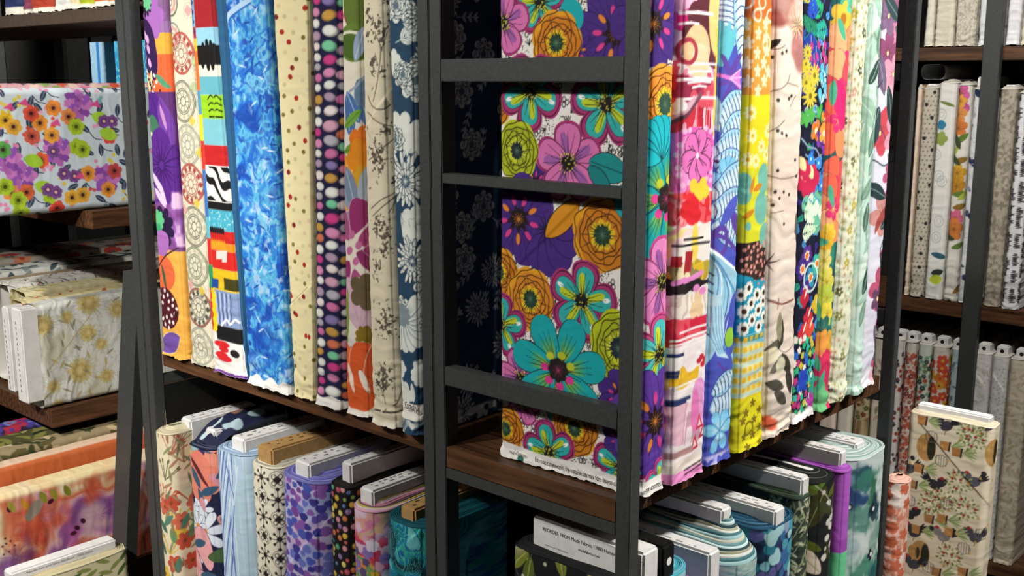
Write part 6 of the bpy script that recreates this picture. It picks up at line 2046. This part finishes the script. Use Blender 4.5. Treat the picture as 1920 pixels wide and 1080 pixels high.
G = 'printed bolts on the bottom wall shelf'
for key, label, prn, vis in (('WC1', 'white bolt with red flecks peeping past the unit post', p_scatter('#d8d2cc', ['#b4402c', '#2c3a44'], 60, .008, .014, 0), None),
                        ('WC2', 'white bolt with coral red flowers on the bottom wall shelf', p_scatter('#d6cfc6', ['#b4503c', '#c06a54', '#7a3a34', '#d09a8a'], 260, .0085, .0115, 0), None),
                        ('WC3', 'pale green bolt with red berries on the bottom wall shelf', p_scatter('#c9d2c4', ['#5a8a64', '#b84a3c', '#2f3a34', '#7aa48a'], 240, .008, .0125, 0, 6), None),
                        ('WC4', 'white bolt with orange fruit on the bottom wall shelf', p_scatter('#dad2c6', ['#cf7a2c', '#c84a34', '#d8a03a', '#8a3a2c'], 90, .017, .022, 0, 7), None),
                        ('WC5', 'pale blue bolt with yellow leaves on the bottom wall shelf', p_scatter('#b4c8cc', ['#c8a02c', '#5a7a8c', '#8aa4ac'], 120, .010, .017, 1, 8), None),
                        ('WC6', 'white bolt with fine grey fern print', p_scatter('#d8d6d2', ['#b8b4ac', '#c4c0b8'], 160, .008, .013, 1, 9), None),
                        ('WC7', 'white bolt with a grey dot grid', p_scatter('#d6d5d3', ['#a9a7a4'], 300, .005, .0095, 3, 10), None),
                        ('WC8', 'ecru bolt with beige vine print at the frame edge', p_scatter('#cfc6b2', ['#b4a68a', '#c0b498'], 240, .010, .011, 1, 11), None),
                        ('WD1', 'pale pink sprigged bolt farthest along under the right bay', p_scatter('#d8c6bc', ['#c08a7a', '#b4a48a'], 60, .01, .018, 0, 12), (.35, .63)),
                        ('WD2', 'plain cream bolt glimpsed under the right bay shelf', p_scatter('#d6d0c0', ['#c4bca4'], 60, .01, .02, 1, 13), (.35, .63)),
                        ('WD3', 'tan bolt with small red and green flowers under the right bay', p_scatter('#b9a684', ['#7a3a2c', '#4a5a34', '#8a7a54'], 160, .009, .012, 0, 14), (.35, .63)),
                        ('WD4', 'cream bolt with brown sprigs next to the far post', p_scatter('#d8cdbc', ['#a47a64', '#8a8a6a', '#c4a494'], 70, .012, .02, 1, 15), (.35, .63))):
    bolt(key, label, G, prn, vis=vis, board=(M_WHITE, .032, .030, {'dashes': False, 'dot': True}), layers=['#d6d2ca', '#c0bab0'], r=.016, fold=((-.03, .60), (.03, .52)) if key in ('WC6', 'WC7') else None, **W_)
root = bolt('CH', 'cream bolt of chickens and flower pots facing out on the plinth', 'bolts on the display plinth', p_chicken, side=-1, sw=.21, ds=.0017, dz=.0019, r=.016, free=True, fold=([(-.0207,.4784),(-.1787,.6279)]), layers=['#ddd2b8', '#c9bda0'], board=(M_WHITE, .030, .022, {'dashes': False}))
bolt('PK', 'ruffled coral pink bolt beside the chicken print', 'bolts on the display plinth', p_ruffle, side=2, sw=.03, ds=.0018, dz=.0022, r=.03, wr=3, layers=['#e0b4a4', '#c87a64', '#ecd8d0'])

bolt('WX', 'pale grey bolt lying across the tops of the dotted bolts', 'pale bolts on the middle wall shelf', p_plain('#b9bbb6', '#a4a6a0', 60), r=.02, flare=False, side=1, ds=.003, dz=.003)

# ------------------------------------------------------------------ left display tiers
G = 'bolts laid flat on the left display'
T_ = dict(flare=False, r=.014)
bolt('T1', 'bright garden flower bolt lying on edge on the upper tier', G, p_gardenparty, vis=(0, .52), side=1, sw=.235, ds=.0016, dz=.0016, wr=.8, free=True, **T_)
bolt('T1b', 'rosy flower bolt behind the garden print on the upper tier', G, p_pinkgarden, vis=(0, .6), side=1, ds=.002, dz=.002, **T_)
bolt('T1c', 'muted green floral bolt third in on the upper tier', G, p_scatter('#6a6a60', ['#a07a7a', '#8a9a7a', '#c9b4a4'], 120, .012, .018, 0, 3), vis=(0, .6), side=1, ds=.003, dz=.003, **T_)
bolt('T2', 'white bolt with gold smoky dahlias lying on the middle tier', G, p_goldsmoke, vis=(0, .40), side=1, sw=.225, ds=.0016, dz=.0016, free=True, **T_)
for key, label, prn in (('T2b', 'pale cream bolt with rust sprigs beside the gold dahlia print', p_scatter('#d8cc9c', ['#b4603c', '#a49a6a', '#c8b878'], 110, .010, .016, 1, 5)),
                        ('T2c', 'yellow cream bolt with small leaf print on the middle tier', p_scatter('#d8cfa4', ['#a89a5c', '#8a8a74', '#c8a84a'], 110, .010, .018, 1, 6)),
                        ('T2d', 'white bolt with black comic scribbles on the middle tier', p_scatter('#d9d6ce', ['#1c1c1e', '#3a3836', '#5a5654', '#1c1c1e', '#8a4a24'], 260, .012, .013, 2, 7)),
                        ('T2e', 'thin tan bolt with dark specks on the middle tier', p_scatter('#9a8a70', ['#3a3024'], 60, .006, .02, 3, 8)),
                        ('T2f', 'pale bolt with bold black leaves on the middle tier', p_scatter('#c0c0b8', ['#1f2426', '#3a4a50', '#7a8484'], 90, .024, .026, 1, 9)),
                        ('T2g', 'dull red and grey flowered bolt on the middle tier', p_scatter('#8a8478', ['#8a2c24', '#4a4440', '#a0684a'], 70, .024, .03, 0, 10)),
                        ('T2h', 'dark floral bolt farthest along the middle tier', p_scatter('#3a3a38', ['#5a5a54', '#6a4a40'], 60, .02, .03, 0, 11))):
    bolt(key, label, G, prn, vis=(0, .5), side=1, ds=.0022, dz=.0022, **T_)
bolt('T3', 'orange, coral and violet watercolour bolt on the lowest tier', G, p_orangewash, vis=(0, .62), side=1, sw=.225, ds=.0017, dz=.0017, wr=1.3, free=True, **T_)
bolt('T3b', 'plain rust orange bolt behind the watercolour print', G, lambda cv: (cv.fill('#c8683a'), cv.mix((cv.noise(120, 120, 3, 2) - .4) * .5, '#b4582e'), cv.band(-1, 9, '#d8bca0', -9, cv.t / 2 - .006)), vis=(0, .5), side=1, ds=.0022, dz=.0022, **T_)
for key, label, prn in (('T3c', 'beige bolt with faint coral sprays on the lowest tier', p_scatter('#c0a48a', ['#a8604a', '#8a8a6a', '#d8c0a8'], 110, .012, .016, 0, 5)),
                        ('T3d', 'olive and cream tropical leaf bolt on the lowest tier', p_scatter('#9a8a6a', ['#3a4224', '#5a5430', '#c4b48a'], 110, .02, .02, 1, 6)),
                        ('T3e', 'dark green leaf bolt deep in the lowest tier', p_scatter('#4a4a2c', ['#1f2a1a', '#7a7a3c', '#a49a5a'], 110, .02, .02, 1, 7)),
                        ('T3f', 'violet and red flowered bolt farthest along the lowest tier', p_scatter('#2a2444', ['#a82c44', '#4a3a8c', '#6a7ab4'], 90, .022, .024, 0, 8))):
    bolt(key, label, G, prn, vis=(0, .5), side=1, ds=.0022, dz=.0022, **T_)
# white board ends that stick out of the laid bolts
for key, tb, prot, w0, w1 in (('T2', .046, .034, .006, .222), ('T2b', .03, .030, .012, .21)):
    root = [o for o in bpy.data.objects if o.type == 'EMPTY' and o.name.startswith('fabric_bolt') and (o.location - Vector(B[key][1])).length < 1e-4][0]
    bo = box('board', (-tb / 2, w0, -prot), (tb / 2, w1, .05), M_WHITE, root, .003)
    vs, fs = [], []
    for k in range(14):
        y_ = w0 + .03 + k * .012
        b0 = len(vs)
        vs += [(-.004, y_, -prot - .0004), (-.004, y_ + .006, -prot - .0004), (-.001, y_ + .006, -prot - .0004), (-.001, y_, -prot - .0004)]
        fs.append((b0, b0 + 1, b0 + 2, b0 + 3))
    mesh_obj('printed_text', vs, fs, M_GREYINK, bo)['kind'] = 'stuff'
root, cl = bolt('T4', 'cream bolt with red poppies and green leaves standing on the floor', 'bolt on the floor by the left display', p_scarletgarden, vis=(.45, .665), side=1, sw=.23, flare=False, r=.02, layers=['#d8d0a8', '#c8a080', '#b4b080'], board=(M_WHITE, .034, .026, {'dashes': False, 'y0': .006, 'y1': .222}))
bd = [c for c in root.children if c.name.startswith('board')][0]
for k_, body in enumerate(('Reorder from your fabric distributor   100% cotton', 'Premium quilting cotton   machine wash cold')):
    lettering('board_lettering', body, .0068, bd, (.0174, .035, B['T4'][4] + .015 - k_ * .009), (PI / 2, 0, PI / 2), M_GREYINK, .95)

G = 'bolt ends on the top left shelf'
for key, label, prn in (('TS1', 'navy bolt with white hem at the frame edge of the top left shelf', ('#2c3560', .018)), ('TS2', 'narrow plum bolt on the top left shelf', ('#7a3a54', .010)),
                        ('TS3', 'brick red bolt on the top left shelf', ('#a8402c', .011)), ('TS4', 'white bolt with grey bands on the top left shelf', ('#cfd0cc', .012)),
                        ('TS5', 'thin cream bolt on the top left shelf', ('#dccfa8', .012)), ('TS6', 'lime green bolt with white hem on the top left shelf', ('#a9b42e', .010)),
                        ('TS7', 'orange rust bolt on the top left shelf', ('#b8582e', .013)), ('TS8', 'burnt orange bolt next to the display post', ('#c06a34', .010))):
    def go(cv, c=prn[0], hm=prn[1]):
        cv.fill(c)
        cv.mix(np.clip((cv.noise(30, 120, 4, 2) - .5) * 3, 0, 1) * .3, hx(c) * .6)
        cv.band(-1, hm, '#dcd6c8')
    bolt(key, label, G, go, vis=(0, .12), ds=.0022, dz=.002, r=.018, wr=1.6)

# ------------------------------------------------------------------ bright bolts far off
G = 'bright blue bolts on the far fixture'
for i, (x0, t, w_, prn, label) in enumerate(((-4.2, .128, .2, p_bluewhite, 'distant pale blue bolt with a deeper blue stripe'), (-3.996, .078, .2, p_bluebright, 'distant bright aqua marbled bolt'), (-3.79, .088, .2, p_bluebright, 'distant cyan bolt behind the display post'))):
    key = 'FB%d' % i
    B[key] = ('L', (x0, 1.515, 1.3905), t, w_, .28)
    bolt(key, label, G, prn, ds=.004, dz=.004, flare=False)
